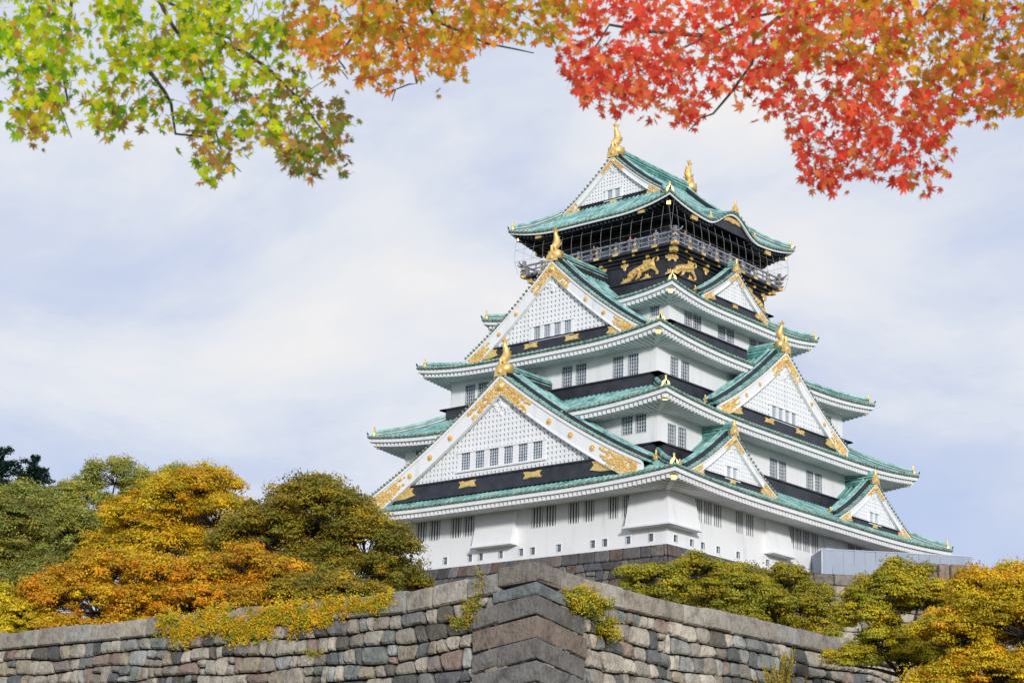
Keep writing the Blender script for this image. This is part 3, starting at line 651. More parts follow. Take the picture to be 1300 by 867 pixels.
tiger('L', 4.5, 27.45, 1.85); tiger('L', -4.5, 27.45, 1.85, -1); tiger('R', -5.55, 27.4, 1.7, 1); tiger('R', 5.4, 27.4, 1.7, -1); tiger('B', 4.5, 27.45, 1.8); tiger('W', 4.5, 27.45, 1.8)
# net wires
nw = MB()
for side in 'LRBW':
    m = SIDE[side]; hu, w = (9.2, 9.6) if side in 'LB' else (9.6, 9.2); e = EV[4]
    n = 16
    for i in range(n + 1):
        u = lerp(-hu, hu, i / n); zt = 32.2 + lift(e, u / hu) * .8
        nw.tube([m(u, w - .4, zt), m(u, w - .15, 31.2), m(u * .99, w - .1, 30.2), m(u * .975, w - .45, 29.15)], .013, 4, False)
    for z, o2 in ((31.5, -.22), (30.3, -.08)): nw.tube([m(u, w + o2, z) for u in (-hu, hu)], .012, 4, False)
part(nw, 'safety_net', WIRE)
# ---- visitors on the balcony
def person(label, p, face, top, legs, skin, hair, h=1.68, arm=0):
    import bmesh
    root = empty('person', p); tag(root, label, 'person', 'visitors on the balcony'); f = Vector(face).normalized(); r = Vector((f.y, -f.x, 0)); up = Vector((0, 0, 1)); k = h / 1.7
    J = {'pelvis': (0, .93, 0, .13), 'chest': (0, 1.25, 0, .15), 'neck': (0, 1.44, 0, .055), 'head': (0, 1.58, .02, .10), 'crown': (0, 1.66, .01, .085), 'kl': (-.1, .5, .02, .07), 'kr': (.1, .5, .0, .07), 'al': (-.11, .07, 0, .045), 'ar': (.11, .07, 0, .045), 'fl': (-.12, .03, .16, .04), 'fr': (.12, .03, .16, .04), 'sl': (-.19, 1.36, 0, .065), 'sr': (.19, 1.36, 0, .065), 'el': (-.26, 1.08, .06, .045), 'er': (.26, 1.08, .06, .045), 'wl': (-.22, 1.05 if not arm else 1.35, .30, .035), 'wr': (.22, 1.05, .30, .035)}
    E_ = [('pelvis', 'chest'), ('chest', 'neck'), ('neck', 'head'), ('head', 'crown'), ('pelvis', 'kl'), ('pelvis', 'kr'), ('kl', 'al'), ('kr', 'ar'), ('al', 'fl'), ('ar', 'fr'), ('chest', 'sl'), ('chest', 'sr'), ('sl', 'el'), ('sr', 'er'), ('el', 'wl'), ('er', 'wr')]
    ks = list(J); P = Vector(p)
    def mk(name, edges, material, fat=0.):
        used = [q for q in ks if any(q in e2 for e2 in edges)]; me = bpy.data.meshes.new(name); me.from_pydata([tuple((r * J[q][0] + up * J[q][1] + f * J[q][2]) * k) for q in used], [(used.index(a_), used.index(b_)) for a_, b_ in edges], [])
        o = bpy.data.objects.new(name, me); COL.objects.link(o); o.parent = root; md = o.modifiers.new('skin', 'SKIN'); 
        for i_, q in enumerate(used): me.skin_vertices[0].data[i_].radius = ((J[q][3] + fat) * k, (J[q][3] * .8 + fat) * k)
        me.skin_vertices[0].data[0].use_root = True; o.modifiers.new('sub', 'SUBSURF').levels = 1; o.modifiers['sub'].render_levels = 2; me.materials.append(material); return o
    mk('body', E_, skin); mk('shirt', [('pelvis', 'chest'), ('chest', 'sl'), ('chest', 'sr'), ('sl', 'el'), ('sr', 'er')], top, .018); mk('trousers', [('pelvis', 'kl'), ('pelvis', 'kr'), ('kl', 'al'), ('kr', 'ar')], legs, .016)
    hm_ = MB(); hm_.tube([r * 0 + up * 1.55 * k - f * .05, up * 1.64 * k - f * .03, up * 1.75 * k - f * .0, up * 1.80 * k], [.09 * k, .125 * k, .10 * k, .03 * k], 8); hm_.build('hair', hair, root, True)
SKIN = mat('skin', (.50, .32, .24)); HAIR = mat('dark_hair', (.02, .015, .012)); JEAN = mat('dark_trousers', (.04, .05, .08))
for lb, sd_, u, cc, ar in (('person in a pink top at the balcony rail above the left tiger relief', 'L', 3.4, (.65, .22, .30), 0), ('person in a light blue shirt on the balcony facing left, near its corner', 'L', 6.3, (.30, .45, .70), 1), ('person in a dark jacket on the left balcony above the gable ridge', 'L', -.8, (.05, .06, .10), 0), ('person in a red jacket on the right balcony next to the corner post', 'R', -6.3, (.55, .09, .08), 0), ('person in a white shirt on the right balcony above the small gable', 'R', -2.4, (.70, .70, .68), 1), ('person in a teal coat on the right balcony under the curved eave', 'R', .9, (.10, .40, .42), 0)):
    m = SIDE[sd_]; w = (HB if sd_ == 'L' else HA) - .5; f0 = Vector(m(0, 1, 0)); person(lb, m(u, w, 29.12), f0, mat('shirt_cloth', cc), JEAN, SKIN, HAIR, 1.6 + .03 * abs(u), ar)
# ------------------------------------------------------------------ stone walls
def clip(poly, nx, ny, d):
    r = []
    for i in range(len(poly)):
        p, q = poly[i - 1], poly[i]; a_ = p[0] * nx + p[1] * ny - d; b_ = q[0] * nx + q[1] * ny - d
        if a_ <= 0: 
            if b_ > 0: t = a_ / (a_ - b_); r.append((p[0] + (q[0] - p[0]) * t, p[1] + (q[1] - p[1]) * t))
            else: r.append(q)
        elif b_ <= 0:
            t = a_ / (a_ - b_); r.append((p[0] + (q[0] - p[0]) * t, p[1] + (q[1] - p[1]) * t)); r.append(q)
    return r
def stone(mb, face, poly, gap, d, col, rnd, rough=.03):
    if len(poly) < 3: return
    cx = sum(p[0] for p in poly) / len(poly); cy = sum(p[1] for p in poly) / len(poly)
    ex = max(abs(p[0] - cx) for p in poly); ey = max(abs(p[1] - cy) for p in poly)
    if ex < .07 or ey < .07: return
    # cut corners
    pp = []
    for i in range(len(poly)):
        a_, b_, c_ = poly[i - 1], poly[i], poly[(i + 1) % len(poly)]
        la = math.hypot(a_[0] - b_[0], a_[1] - b_[1]); lc = math.hypot(c_[0] - b_[0], c_[1] - b_[1]); k1 = min(.3, rough * 3.2 / max(la, .01)); k2 = min(.3, rough * 3.2 / max(lc, .01))
        pp.append((b_[0] + (a_[0] - b_[0]) * k1, b_[1] + (a_[1] - b_[1]) * k1)); pp.append((b_[0] + (c_[0] - b_[0]) * k2, b_[1] + (c_[1] - b_[1]) * k2))
    n = len(pp); rings = []
    for ins, dep in ((gap, -.15), (gap, d * .45), (gap + .035 + rough, d * .92)):
        fx, fy = max(.1, 1 - ins / max(ex, .05)), max(.1, 1 - ins / max(ey, .05))
        rings.append([(cx + (p[0] - cx) * fx, cy + (p[1] - cy) * fy, dep + (rnd.uniform(-1, 1) * rough * .5 if dep > 0 else 0)) for p in pp])
    vs = [face(*p) for r_ in rings for p in r_] + [face(cx + rnd.uniform(-.1, .1) * ex, cy + rnd.uniform(-.1, .1) * ey, d * 1.02 + rnd.uniform(-.5, .8) * rough)]
    fs = [(j * n + i, j * n + (i + 1) % n, (j + 1) * n + (i + 1) % n, (j + 1) * n + i) for j in range(2) for i in range(n)] + [(2 * n + i, 2 * n + (i + 1) % n, 3 * n) for i in range(n)]
    mb.add(vs, fs, col)
def voro(mb, face, s0, s1, h0, h1, cw, ch, rnd, cols, jit=.32, gap=.022, dbase=.14, clipper=None):
    nr = max(1, round((h1 - h0) / ch)); ch = (h1 - h0) / nr; seeds = []
    for r in range(nr):
        s = s0 - cw + rnd.uniform(0, cw)
        while s < s1 + cw:
            seeds.append((s, h0 + (r + .5) * ch + rnd.uniform(-1, 1) * jit * ch, r)); s += cw * rnd.uniform(.62, 1.42)
    K_ = cw / ch
    byrow = {}
    for sd3 in seeds: byrow.setdefault(sd3[2], []).append(sd3)
    for sd3 in seeds:
        x, y, r = sd3
        if x < s0 - .2 or x > s1 + .2: continue
        poly = [(max(s0, x - 2 * cw), max(h0, y - 1.6 * ch)), (min(s1, x + 2 * cw), max(h0, y - 1.6 * ch)), (min(s1, x + 2 * cw), min(h1, y + 1.6 * ch)), (max(s0, x - 2 * cw), min(h1, y + 1.6 * ch))]
        for rr in (r - 2, r - 1, r, r + 1, r + 2):
            for q in byrow.get(rr, []):
                if q is sd3 or abs(q[0] - x) > 3 * cw: continue
                nx, ny = (q[0] - x), (q[1] - y) * K_ * 1.25
                mx_, my_ = (q[0] + x) / 2, (q[1] + y) / 2
                poly = clip(poly, nx, ny, mx_ * nx + my_ * ny)
                if len(poly) < 3: break
            if len(poly) < 3: break
        if len(poly) < 3: continue
        if clipper and clipper(x, y): continue
        stone(mb, face, poly, gap, dbase + rnd.uniform(-.03, .05), rnd.choice(cols), rnd, .03)
def courses(mb, face, s0, s1, h0, h1, cw, ch, rnd, cols, gap=.034, dbase=.13, amp=.20):
    nr = max(1, round((h1 - h0) / ch)); ch = (h1 - h0) / nr; rows = []; st = .22; n = int((s1 - s0) / st) + 3
    for r in range(nr + 1):
        if r in (0, nr): rows.append([h0 + r * ch] * n); continue
        v = []; cur = rnd.uniform(-1, 1); slow = rnd.uniform(0, 6)
        for i in range(n): cur = cur * .55 + rnd.uniform(-1, 1) * .75; v.append(h0 + r * ch + amp * ch * (cur * .55 + .6 * sin(i * st * .9 + slow)))
        rows.append(v)
    def yb(r, s): f = min(max((s - s0) / st, 0), n - 1.001); i = int(f); return rows[r][i] * (1 - (f - i)) + rows[r][i + 1] * (f - i)
    for r in range(nr):
        s = s0; jt = jb = s0
        while s < s1 - .05:
            l = cw * rnd.choice((.5, .7, .85, 1, 1.15, 1.4, 1.9)) * rnd.uniform(.85, 1.15); e_ = min(s + l, s1); tl_ = rnd.uniform(-.14, .14) * ch * 1.6
            kt, kb = (e_, e_) if e_ >= s1 else (e_ + tl_, e_ - tl_)
            mt, mb2 = (jt + kt) / 2, (jb + kb) / 2
            top = [(jt, yb(r, jt)), (mt, yb(r, mt) + rnd.uniform(-.03, .02)), (kt, yb(r, kt))]; bot = [(kb, yb(r + 1, kb)), (mb2, yb(r + 1, mb2)), (jb, yb(r + 1, jb))]
            tall = (bot[1][1] - top[1][1])
            if tall > ch * 1.15 and rnd.random() < .5 and l < cw * 1.3:
                q = rnd.uniform(.4, .6); A_ = (jt + (jb - jt) * q, lerp(top[0][1], bot[2][1], q)); B_ = (kt + (kb - kt) * q, lerp(top[2][1], bot[0][1], q + rnd.uniform(-.1, .1)))
                stone(mb, face, top + [B_, A_], gap, dbase + rnd.uniform(-.05, .06), rnd.choice(cols), rnd, .035); stone(mb, face, [A_, B_] + bot, gap, dbase + rnd.uniform(-.05, .06), rnd.choice(cols), rnd, .035)
            else: stone(mb, face, top + bot, gap * rnd.uniform(.7, 1.5), dbase + rnd.uniform(-.06, .07), rnd.choice(cols), rnd, .035)
            jt, jb = kt, kb; s = e_
def shade(c, k): return (c[0] * k, c[1] * k, c[2] * k)
GREYS = [shade((.315, .28, .235), k) for k in (.4, .7, .9, 1.1, 1.3, 1.55)] + [shade((.24, .24, .228), k) for k in (.4, .8, 1.1, 1.45)] + [(.27, .20, .165), (.33, .28, .21), (.40, .36, .30), (.36, .33, .28), (.20, .215, .20), (.13, .13, .135), (.245, .21, .19)]
CAPC = [(.33, .29, .24), (.38, .34, .29), (.28, .25, .215), (.36, .31, .25), (.30, .285, .26)]
rnd = random.Random(11)
WX, WY, WZ = 65.67, -94.21, -17.12; BAT = .20
def sag(s, k): return k * min(1, max(0, s - 1.0) / 4.5) ** .8
def faceL(s, h, d): return (WX - s + (h * BAT), WY - h * BAT - d, WZ - h - sag(s, .42))      # s distance from the corner going left, h down
def faceR(s, h, d): return (WX + h * BAT + d, WY + s - (h * BAT), WZ - h - sag(s, .14))
sw = empty('stone_wall', (WX, WY, -28.6)); tag(sw, 'rugged grey moat wall of fitted boulders with a sharp corner, crossing the foreground', 'stone wall')
def wpart(mb, name, material): o = mb.build(name, material); o.parent = sw; o.matrix_parent_inverse = Matrix.Translation((-WX, -WY, 28.6)); return o
cap = MB(); rub = MB(); quo = MB(); back = MB()
for F_, Lg, colsh in ((faceL, 62, 1.0), (faceR, 48, 1.15)):  # last value scales boulder colour: right face painted lighter, as the sunnier side
    s = 1.35 if F_ is faceL else 1.0; i = 0
    while s < Lg:
        l = rnd.uniform(.95, 1.9); hh = .74 + rnd.uniform(-.02, .02); dz = rnd.uniform(-.05, .05)
        stone(cap, F_, [(s, dz), (s + l, dz + rnd.uniform(-.03, .03)), (s + l, hh), (s, hh)], .018, .20 + rnd.uniform(-.03, .03), shade(rnd.choice(CAPC), rnd.uniform(.8, 1.15)), rnd, .018); s += l
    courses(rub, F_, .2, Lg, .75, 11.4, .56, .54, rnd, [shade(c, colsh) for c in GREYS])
    for sa, sb_ in ((0, 2.5), (2.5, 5.5), (5.5, Lg)): back.quad(F_(sa, .3, -.1), F_(sb_, .3, -.1), F_(sb_, 11.5, -.1), F_(sa, 11.5, -.1)); back.quad(F_(sa, .3, -.1), F_(sb_, .3, -.1), F_(sb_, .3, -1.4), F_(sa, .3, -1.4))
# corner quoins: solid blocks that turn the corner
def quoin(h0, h1, la, lb, col, dd=.27, tl_k=1.0):
    g_ = .02; r3 = []
    for h in (h0 + g_, h0 + g_ + .05, h1 - g_ - .05, h1 - g_):
        k = 0 if h in (h0 + g_ + .05, h1 - g_ - .05) else .05; dl = la * .15 * tl_k; dr_ = lb * .20 * tl_k
        o3 = h * BAT; r3.append([(WX + o3 + dd - k, WY - o3 - dd + k, WZ - h), (WX - la + o3, WY - o3 - dd + k, WZ - h - dl), (WX - la + o3, WY - o3 + .5, WZ - h - dl), (WX + o3 - .5, WY - o3 + .5 , WZ - h), (WX + o3 - .5, WY + lb - o3, WZ - h - dr_), (WX + o3 + dd - k, WY + lb - o3, WZ - h - dr_)])
    jt = lambda: rnd.uniform(-.028, .028)
    vs = [(v[0] + jt(), v[1] + jt(), v[2] + jt()) for r_ in r3 for v in r_]; n = 6
    fs = [(j * n + i, j * n + (i + 1) % n, (j + 1) * n + (i + 1) % n, (j + 1) * n + i) for j in range(3) for i in range(n)] + [tuple(range(n)), tuple(range(3 * n, 4 * n))]
    quo.add(vs, fs, col)
h = 0.0; qi = 0; hs = [.66, .42, .66, .74, .66, .7, .72, .75, .7, .8, .8, .8, .85, .85, .85]
qcol = [shade(c_, .85) for c_ in [(.25, .22, .19), (.21, .235, .24), (.18, .165, .155), (.25, .195, .16), (.19, .175, .165), (.21, .20, .19), (.23, .20, .17), (.2, .19, .18), (.24, .21, .18)] + [(.2, .19, .17)] * 8]
h = -.12
for i, hh in enumerate(hs):
    la, lb = (1.3, .95) if i == 0 else ((2.3, 1.2) if i % 2 else (1.3, 2.1))
    if i == 1: la, lb = 1.5, 1.4
    quoin(h, h + hh, la, lb, qcol[i], .27, .5 if i == 0 else 1.0)
    # second block beside the short arm
    if i > 0:
        if la < lb: dq = la * .15 - .1; stone(cap, faceL, [(la, h + dq), (la + 1.15, h + dq + .12), (la + 1.15, h + hh + dq + .12), (la, h + hh + dq)], .02, .24, shade(qcol[i], 1.15), rnd, .02)
        else: dq = lb * .2 - .05; stone(cap, faceR, [(lb, h + dq), (lb + 1.15, h + dq + .2), (lb + 1.15, h + hh + dq + .2), (lb, h + hh + dq)], .02, .24, shade(qcol[i], .9), rnd, .02)
    h += hh
wpart(cap, 'coping', STONE); wpart(rub, 'boulder_face', STONE); wpart(quo, 'corner_blocks', STONE); wpart(back, 'wall_core', MORTAR)
# keep's own stone base
sb = empty('foundation_wall', (0, 0, -18.3)); tag(sb, 'dark sloping masonry of squared stones directly under the white keep', 'foundation')
bs = MB(); bk = MB(); FB = .28
DARKS = [shade((.15, .14, .145), k) for k in (.5, .7, .85, 1.0, 1.3)] + [(.15, .105, .09), (.19, .165, .14), (.10, .105, .12)]
for hu, w, sd_ in ((15.9, 19.0, 'L'), (19.0, 15.9, 'R'), (15.9, 19.0, 'B'), (19.0, 15.9, 'W')):
    m = SIDE[sd_]
    def fb(s, h, d, m=m, hu=hu, w=w): o3 = h * FB; k = (hu + o3) / hu; return m(s * k, w + o3 + d, -.28 - h)
    if sd_ in 'LR':
        s = -hu
        while s < hu:
            l = min(rnd.uniform(1.0, 1.9), hu - s) ; stone(bs, fb, [(s, rnd.uniform(-.02, .02)), (s + l, rnd.uniform(-.02, .02)), (s + l, 1.0), (s, 1.0)], .025, .16, rnd.choice(DARKS), rnd, .04); s += max(l, .3)
        courses(bs, fb, -hu, hu, 1.0, 8.0, .95, .8, rnd, DARKS, gap=.035, amp=.12)
    bk.quad(fb(-hu, 0, .02), fb(hu, 0, .02), fb(hu, 18.1, .02), fb(-hu, 18.1, .02)); 
bk.quad((-15.95, -19, -.32), (15.95, -19, -.32), (15.95, 19, -.32), (-15.95, 19, -.32))
for mb_, n_, mt in ((bs, 'squared_blocks', STONE), (bk, 'wall_core', MORTAR)):
    o = mb_.build(n_, mt); o.parent = sb; o.matrix_parent_inverse = Matrix.Translation((0, 0, 18.3))
# side platform with hoarding
P0 = Vector((18.1, .3, 0)); P1 = Vector((27.2, 9.9, 0)); dr = (P1 - P0).normalized(); nr_ = Vector((dr.y, -dr.x, 0)); pl_ = empty('stone_platform', (24, 6, -18.3)); tag(pl_, 'low stone terrace beside the keep carrying the pale sheet hoarding', 'stone terrace')
A0 = P0 - dr * 3.2; ps = MB(); pc = MB(); Lp = (P1 - A0).length + 6
def fp(s, h, d): q = A0 + dr * s + nr_ * (.5 + h * .2 + d); return (q.x, q.y, -.15 - h)
s = 0
while s < Lp:
    l = rnd.uniform(1.3, 2.4); stone(ps, fp, [(s, 0), (s + l, 0), (s + l, 1.0), (s, 1.0)], .03, .15, shade(rnd.choice(CAPC), rnd.uniform(.5, .8)), rnd, .04); s += l
courses(ps, fp, 0, Lp, 1.0, 9, 1.3, .95, rnd, GREYS, gap=.035, amp=.15)
c0 = [fp(0, 0, .02), fp(Lp, 0, .02), fp(Lp, 18, .02), fp(0, 18, .02)]; pc.add(c0, [(0, 1, 2, 3)])
q0 = A0 - nr_ * 14; q1 = P1 + dr * 6 - nr_ * 14; pc.add([c0[0], c0[1], (q1.x, q1.y, -.17), (q0.x, q0.y, -.17)], [(0, 1, 2, 3)]); pc.add([c0[1], c0[2], (q1.x, q1.y, -18.2), (q1.x, q1.y, -.17)], [(0, 1, 2, 3)])
for mb_, n_, mt in ((ps, 'terrace_blocks', STONE), (pc, 'terrace_core', MORTAR)):
    o = mb_.build(n_, mt); o.parent = pl_; o.matrix_parent_inverse = Matrix.Translation((-24, -6, 18.3))
# parapet block
pb = MB()
def fpp(s, h, d): q = A0 + dr * s + nr_ * (1.4 + d); return (q.x, q.y, 1.05 - h)
for s0_, l, hh in ((11.3, 1.5, 1.9), (12.85, 1.0, 1.8), (13.9, 1.6, 1.75)): stone(pb, fpp, [(s0_, 0), (s0_ + l, 0), (s0_ + l, hh), (s0_, hh)], .02, .35, shade((.30, .22, .18), rnd.uniform(.8, 1.1)), rnd, .04)
q = A0 + dr * 11.33 + nr_ * 1.4; q2 = q - nr_ * 1.0; q3 = A0 + dr * 15.4 + nr_ * 1.4; q4 = q3 - nr_ * 1.0
pb.add([(v.x, v.y, z) for z in (-1, 1.0) for v in (q, q3, q2, q4)], [(0, 1, 3, 2), (4, 6, 7, 5), (0, 4, 5, 1), (2, 3, 7, 6), (0, 2, 6, 4), (1, 5, 7, 3)], (.22, .15, .13))
tag(pb.build('stone_parapet', STONE), 'short brownish stone parapet of upright blocks in front of the pale hoarding', 'parapet')
ho = empty('hoarding_fence', (P0.x, P0.y, -.17)); tag(ho, 'pale blue-grey sheet hoarding standing on the terrace at the right foot of the keep', 'hoarding')
hm = MB(); hp_ = MB(); Lh = (P1 - P0).length; npn = 14
for i in range(npn):
    s0_, s1_ = Lh * i / npn + .012, Lh * (i + 1) / npn - .012; a_, b_ = P0 + dr * s0_, P0 + dr * s1_; o2 = nr_ * (.03 * (i % 2))
    hm.add([(v.x, v.y, z) for z in (-.17, 2.02) for v in (a_ + o2, b_ + o2, a_ + o2 - nr_ * .05, b_ + o2 - nr_ * .05)], [(0, 1, 3, 2), (4, 6, 7, 5), (0, 4, 5, 1), (2, 3, 7, 6), (0, 2, 6, 4), (1, 5, 7, 3)])
bq = P0 - nr_ * 5
hm.add([(v.x, v.y, z) for z in (-.17, 2.02) for v in (P0, bq, P0 + dr * .05, bq + dr * .05)], [(0, 1, 3, 2), (4, 6, 7, 5), (0, 4, 5, 1), (2, 3, 7, 6), (0, 2, 6, 4), (1, 5, 7, 3)])
hp_.tube([tuple(P0 + nr_ * .06 + Vector((0, 0, z))) for z in (-.17, 2.1)], .06, 6); hp_.tube([tuple(P0 + nr_ * .06 + Vector((0, 0, 2.06))), tuple(P1 + nr_ * .06 + Vector((0, 0, 2.06)))], .035, 6)
for mb_, n_, mt in ((hm, 'sheet_panel', SHEET), (hp_, 'fence_rail', GREYM)):
    o = mb_.build(n_, mt); o.parent = ho; o.matrix_parent_inverse = Matrix.Translation((-P0.x, -P0.y, .17))
# ------------------------------------------------------------------ vegetation
RH = Vector((Rv.x, Rv.y, 0)).normalized(); FH = Vector((Dv.x, Dv.y, 0)).normalized(); RHn = np.array(RH); FHn = np.array(FH)
def leaf_mesh(name, P, Nn, size, cols, material, aspect=.62, parent=None):
    n = len(P); rv = RNG.normal(size=(n, 3)); t1 = np.cross(Nn, rv); t1 /= np.linalg.norm(t1, axis=1)[:, None] + 1e-9; t2 = np.cross(Nn, t1)
    sz = size[:, None]; v = np.stack([P - t1 * sz, P + t2 * sz * aspect, P + t1 * sz, P - t2 * sz * aspect], 1).reshape(-1, 3)
    me = bpy.data.meshes.new(name); me.vertices.add(4 * n); me.vertices.foreach_set('co', v.ravel().astype(np.float32))
    me.loops.add(4 * n); me.loops.foreach_set('vertex_index', np.arange(4 * n, dtype=np.int32)); me.polygons.add(n)
    me.polygons.foreach_set('loop_start', np.arange(0, 4 * n, 4, dtype=np.int32)); me.polygons.foreach_set('loop_total', np.full(n, 4, dtype=np.int32))
    me.materials.append(material); me.update(calc_edges=True)
    a = me.color_attributes.new('col', 'FLOAT_COLOR', 'POINT'); c4 = np.ones((4 * n, 4), np.float32); c4[:, :3] = np.repeat(cols, 4, 0); a.data.foreach_set('color', c4.ravel())
    o = bpy.data.objects.new(name, me); COL.objects.link(o)
    if parent: o.parent = parent; o.matrix_parent_inverse = Matrix.Translation(-parent.location)
    return o
def tree(name, label, cat, origin, ground, px, lobes, pal, nleaf, lsize, clump=.75, group=None, flat=.70, trunk_r=.3, trunk_at=(0, 0), dens=1., tilt=.5):
    nleaf = int(nleaf * 2.1); lsize = lsize * .80
    # origin: world point of the crown centre; lobes: (right, up, depth, rx, rz) in units of px metres
    O = np.array(origin, float); L = [(O + RHn * (x * px) + FHn * (d * px) + np.array([0, 0, y * px]), rx * px, rz * px) for x, y, d, rx, rz in lobes]
    tb = O + RHn * trunk_at[0] * px; base = np.array([tb[0], tb[1], ground]); root = empty(name, tuple(base)); tag(root, label, cat, group)
    rg = np.random.default_rng(abs(hash(label)) % 1000 if False else sum(map(ord, label)))
    tot = sum(rx * rz for _, rx, rz in L); PP = []; NN = []; CC = []; SS = []; W_ = MB(); pal = np.array(pal)
    fork = np.array([tb[0], tb[1], min(l[0][2] - l[2] * .6 for l in L)]); fork[2] = max(fork[2], ground + 1.2) if fork[2] > ground + 1.2 else ground + 1.2
    mid = (base + fork) / 2 + RHn * rg.normal() * .15
    W_.tube([tuple(base), tuple(mid), tuple(fork)], [trunk_r * 1.3, trunk_r, trunk_r * .8], 8)
    for c, rx, rz in L:
        pm = (fork + c) / 2 + rg.normal(size=3) * rx * .15; pm[2] += -.1 * rz; cend = c - np.array([0, 0, rz * .1])
        W_.tube([tuple(fork), tuple(pm), tuple(cend)], [trunk_r * .6, trunk_r * .38, trunk_r * .2], 6)
        nc = max(6, int(dens * 5.0 * rx * rz / (clump * clump)))
        nl = int(nleaf * rx * rz / tot / nc)
        for k in range(nc):
            d = rg.normal(size=3); d /= np.linalg.norm(d); 
            if d[2] < -.25: d[2] *= -.8
            rr = rg.uniform(.55, 1.0) ** .5
            pc_ = c + d * np.array([rx, rx * .9, rz]) * rr; cr_ = clump * rg.uniform(.6, 1.25)
            if k % 2 == 0:
                q1_ = lerp(cend, pc_, .55) + rg.normal(size=3) * .12 * rx; W_.tube([tuple(cend), tuple(q1_), tuple(pc_ - np.array([0, 0, .2 * cr_]))], [trunk_r * .16, trunk_r * .1, .02], 4, False)
            v = rg.normal(size=(nl, 3)); v /= np.linalg.norm(v, axis=1)[:, None]; low = v[:, 2] < -.1; v[low, 2] *= -.35 * rg.random(low.sum())
            rad = rg.uniform(.3, 1.06, nl) ** .42
            sub = rg.normal(size=(6, 3)) * 1.0; si = rg.integers(0, 6, nl)
            p = pc_ + v * rad[:, None] * np.array([cr_, cr_, cr_ * flat]) + sub[si] * cr_ * .22
            nn = v * 1.25 + rg.normal(size=(nl, 3)) * .42 + np.array([0, 0, tilt]); nn /= np.linalg.norm(nn, axis=1)[:, None]
            ci = rg.integers(0, len(pal)); base_c = (pal[ci] * .55 + pal.mean(0) * .45) * rg.uniform(.72, 1.22)
            col = base_c[None] * rg.uniform(.8, 1.2, (nl, 1)) * (1 + rg.normal(size=(nl, 3)) * .07)
            PP.append(p); NN.append(nn); CC.append(col); SS.append(lsize * rg.uniform(.6, 1.35, nl))
    leaf_mesh('foliage', np.concatenate(PP), np.concatenate(NN), np.concatenate(SS), np.clip(np.concatenate(CC), .004, .9), LEAF, parent=root)
    w = W_.build('trunk', BARK, None, True); w.parent = root; w.matrix_parent_inverse = Matrix.Translation(-root.location)
    return root
def at(x, y, dep):      # metres to the right, metres up, metres ahead of the camera station
    return np.array(CAM) + np.array(Rv) * x + np.array(Uv) * y + np.array(Dv) * dep
OR = [(0.828, 0.437, 0.014), (0.759, 0.437, 0.017), (0.851, 0.368, 0.014), (0.690, 0.437, 0.023)]; YG = [(0.702, 0.540, 0.020), (0.594, 0.486, 0.020), (0.446, 0.419, 0.027), (0.837, 0.567, 0.020)]
OL = [(0.276, 0.230, 0.021), (0.356, 0.276, 0.021), (0.196, 0.190, 0.023), (0.483, 0.310, 0.014), (0.161, 0.178, 0.029)]; GR = [(0.297, 0.338, 0.068), (0.230, 0.297, 0.068), (0.405, 0.392, 0.081), (0.486, 0.405, 0.054)]
RO = [(0.770, 0.297, 0.017), (0.770, 0.385, 0.017), (0.814, 0.440, 0.017), (0.550, 0.363, 0.022), (0.605, 0.418, 0.022)]
BG = [(0.336, 0.336, 0.030), (0.456, 0.384, 0.024), (0.228, 0.264, 0.036), (0.576, 0.420, 0.018)]
G0 = -18.3; BEY = 'trees beyond the wall, left of the keep'; LOW = 'bushy trees along the top of the wall'; FR = 'trees at the right foot of the keep'
tree('broadleaf_tree', 'big dark olive tree with bronze tips, tallest crown just left of the keep', 'tree', at(-9.6, -10.4, 95), G0, .039, [(0, 30, 0, 80, 62), (-66, 8, 10, 68, 58), (62, -6, -5, 66, 54), (20, -50, -20, 100, 54), (104, -50, 0, 40, 52), (-20, 68, 5, 48, 30), (-50, -65, 0, 90, 50), (60, -90, 0, 70, 36), (112, -78, 0, 36, 30), (-104, -10, 14, 40, 50)], OL, 84000, .085, .62, group=BEY, trunk_r=.3, dens=1.2)
tree('broadleaf_tree', 'golden orange tree with a rounded crown and visible dark forked limbs', 'tree', at(-18.2, -10.5, 105), G0, .043, [(0, 44, 0, 62, 40), (-50, 10, 0, 55, 42), (44, 16, 5, 58, 42), (25, 60, 12, 52, 30), (-10, -30, 10, 80, 45), (-80, -40, 5, 50, 42), (66, -40, 10, 60, 45), (0, -90, 20, 90, 40)], YG + [(.72, .42, .015), (.74, .36, .015)], 64000, .085, .62, group=BEY, trunk_r=.3, dens=1.1)
tree('broadleaf_tree', 'loose pale green tree with thin sky gaps behind the golden orange tree', 'tree', at(-24.6, -10.7, 118), G0, .048, [(0, 44, 0, 44, 30), (-38, 0, 0, 50, 48), (40, 8, 5, 46, 48), (0, -50, 5, 80, 50), (80, 30, 5, 40, 40), (80, -40, 5, 60, 50)], GR + YG[2:3], 44000, .085, .6, group=BEY, trunk_r=.22, dens=.9)
tree('broadleaf_tree', 'grey green rounded tree second from the left edge, below the conifers', 'tree', at(-29.3, -11.2, 115), G0, .047, [(0, 25, 0, 48, 36), (-45, 0, 0, 50, 45), (34, -20, 0, 55, 58), (-20, -60, 0, 70, 45), (70, -10, 0, 40, 40), (70, -60, 0, 50, 40)], GR, 42000, .085, .6, group=BEY, trunk_r=.22, dens=1.1)
tree('broadleaf_tree', 'dull green tree cut by the left edge of the view, under the conifers', 'tree', at(-26.9, -11.0, 104), G0, .043, [(0, 0, 0, 46, 60), (-40, 10, 0, 50, 50), (20, -60, 0, 70, 45), (-30, -50, 0, 60, 50)], [shade(c, .8) for c in GR], 34000, .085, .6, group=BEY, trunk_r=.22, dens=1.2)
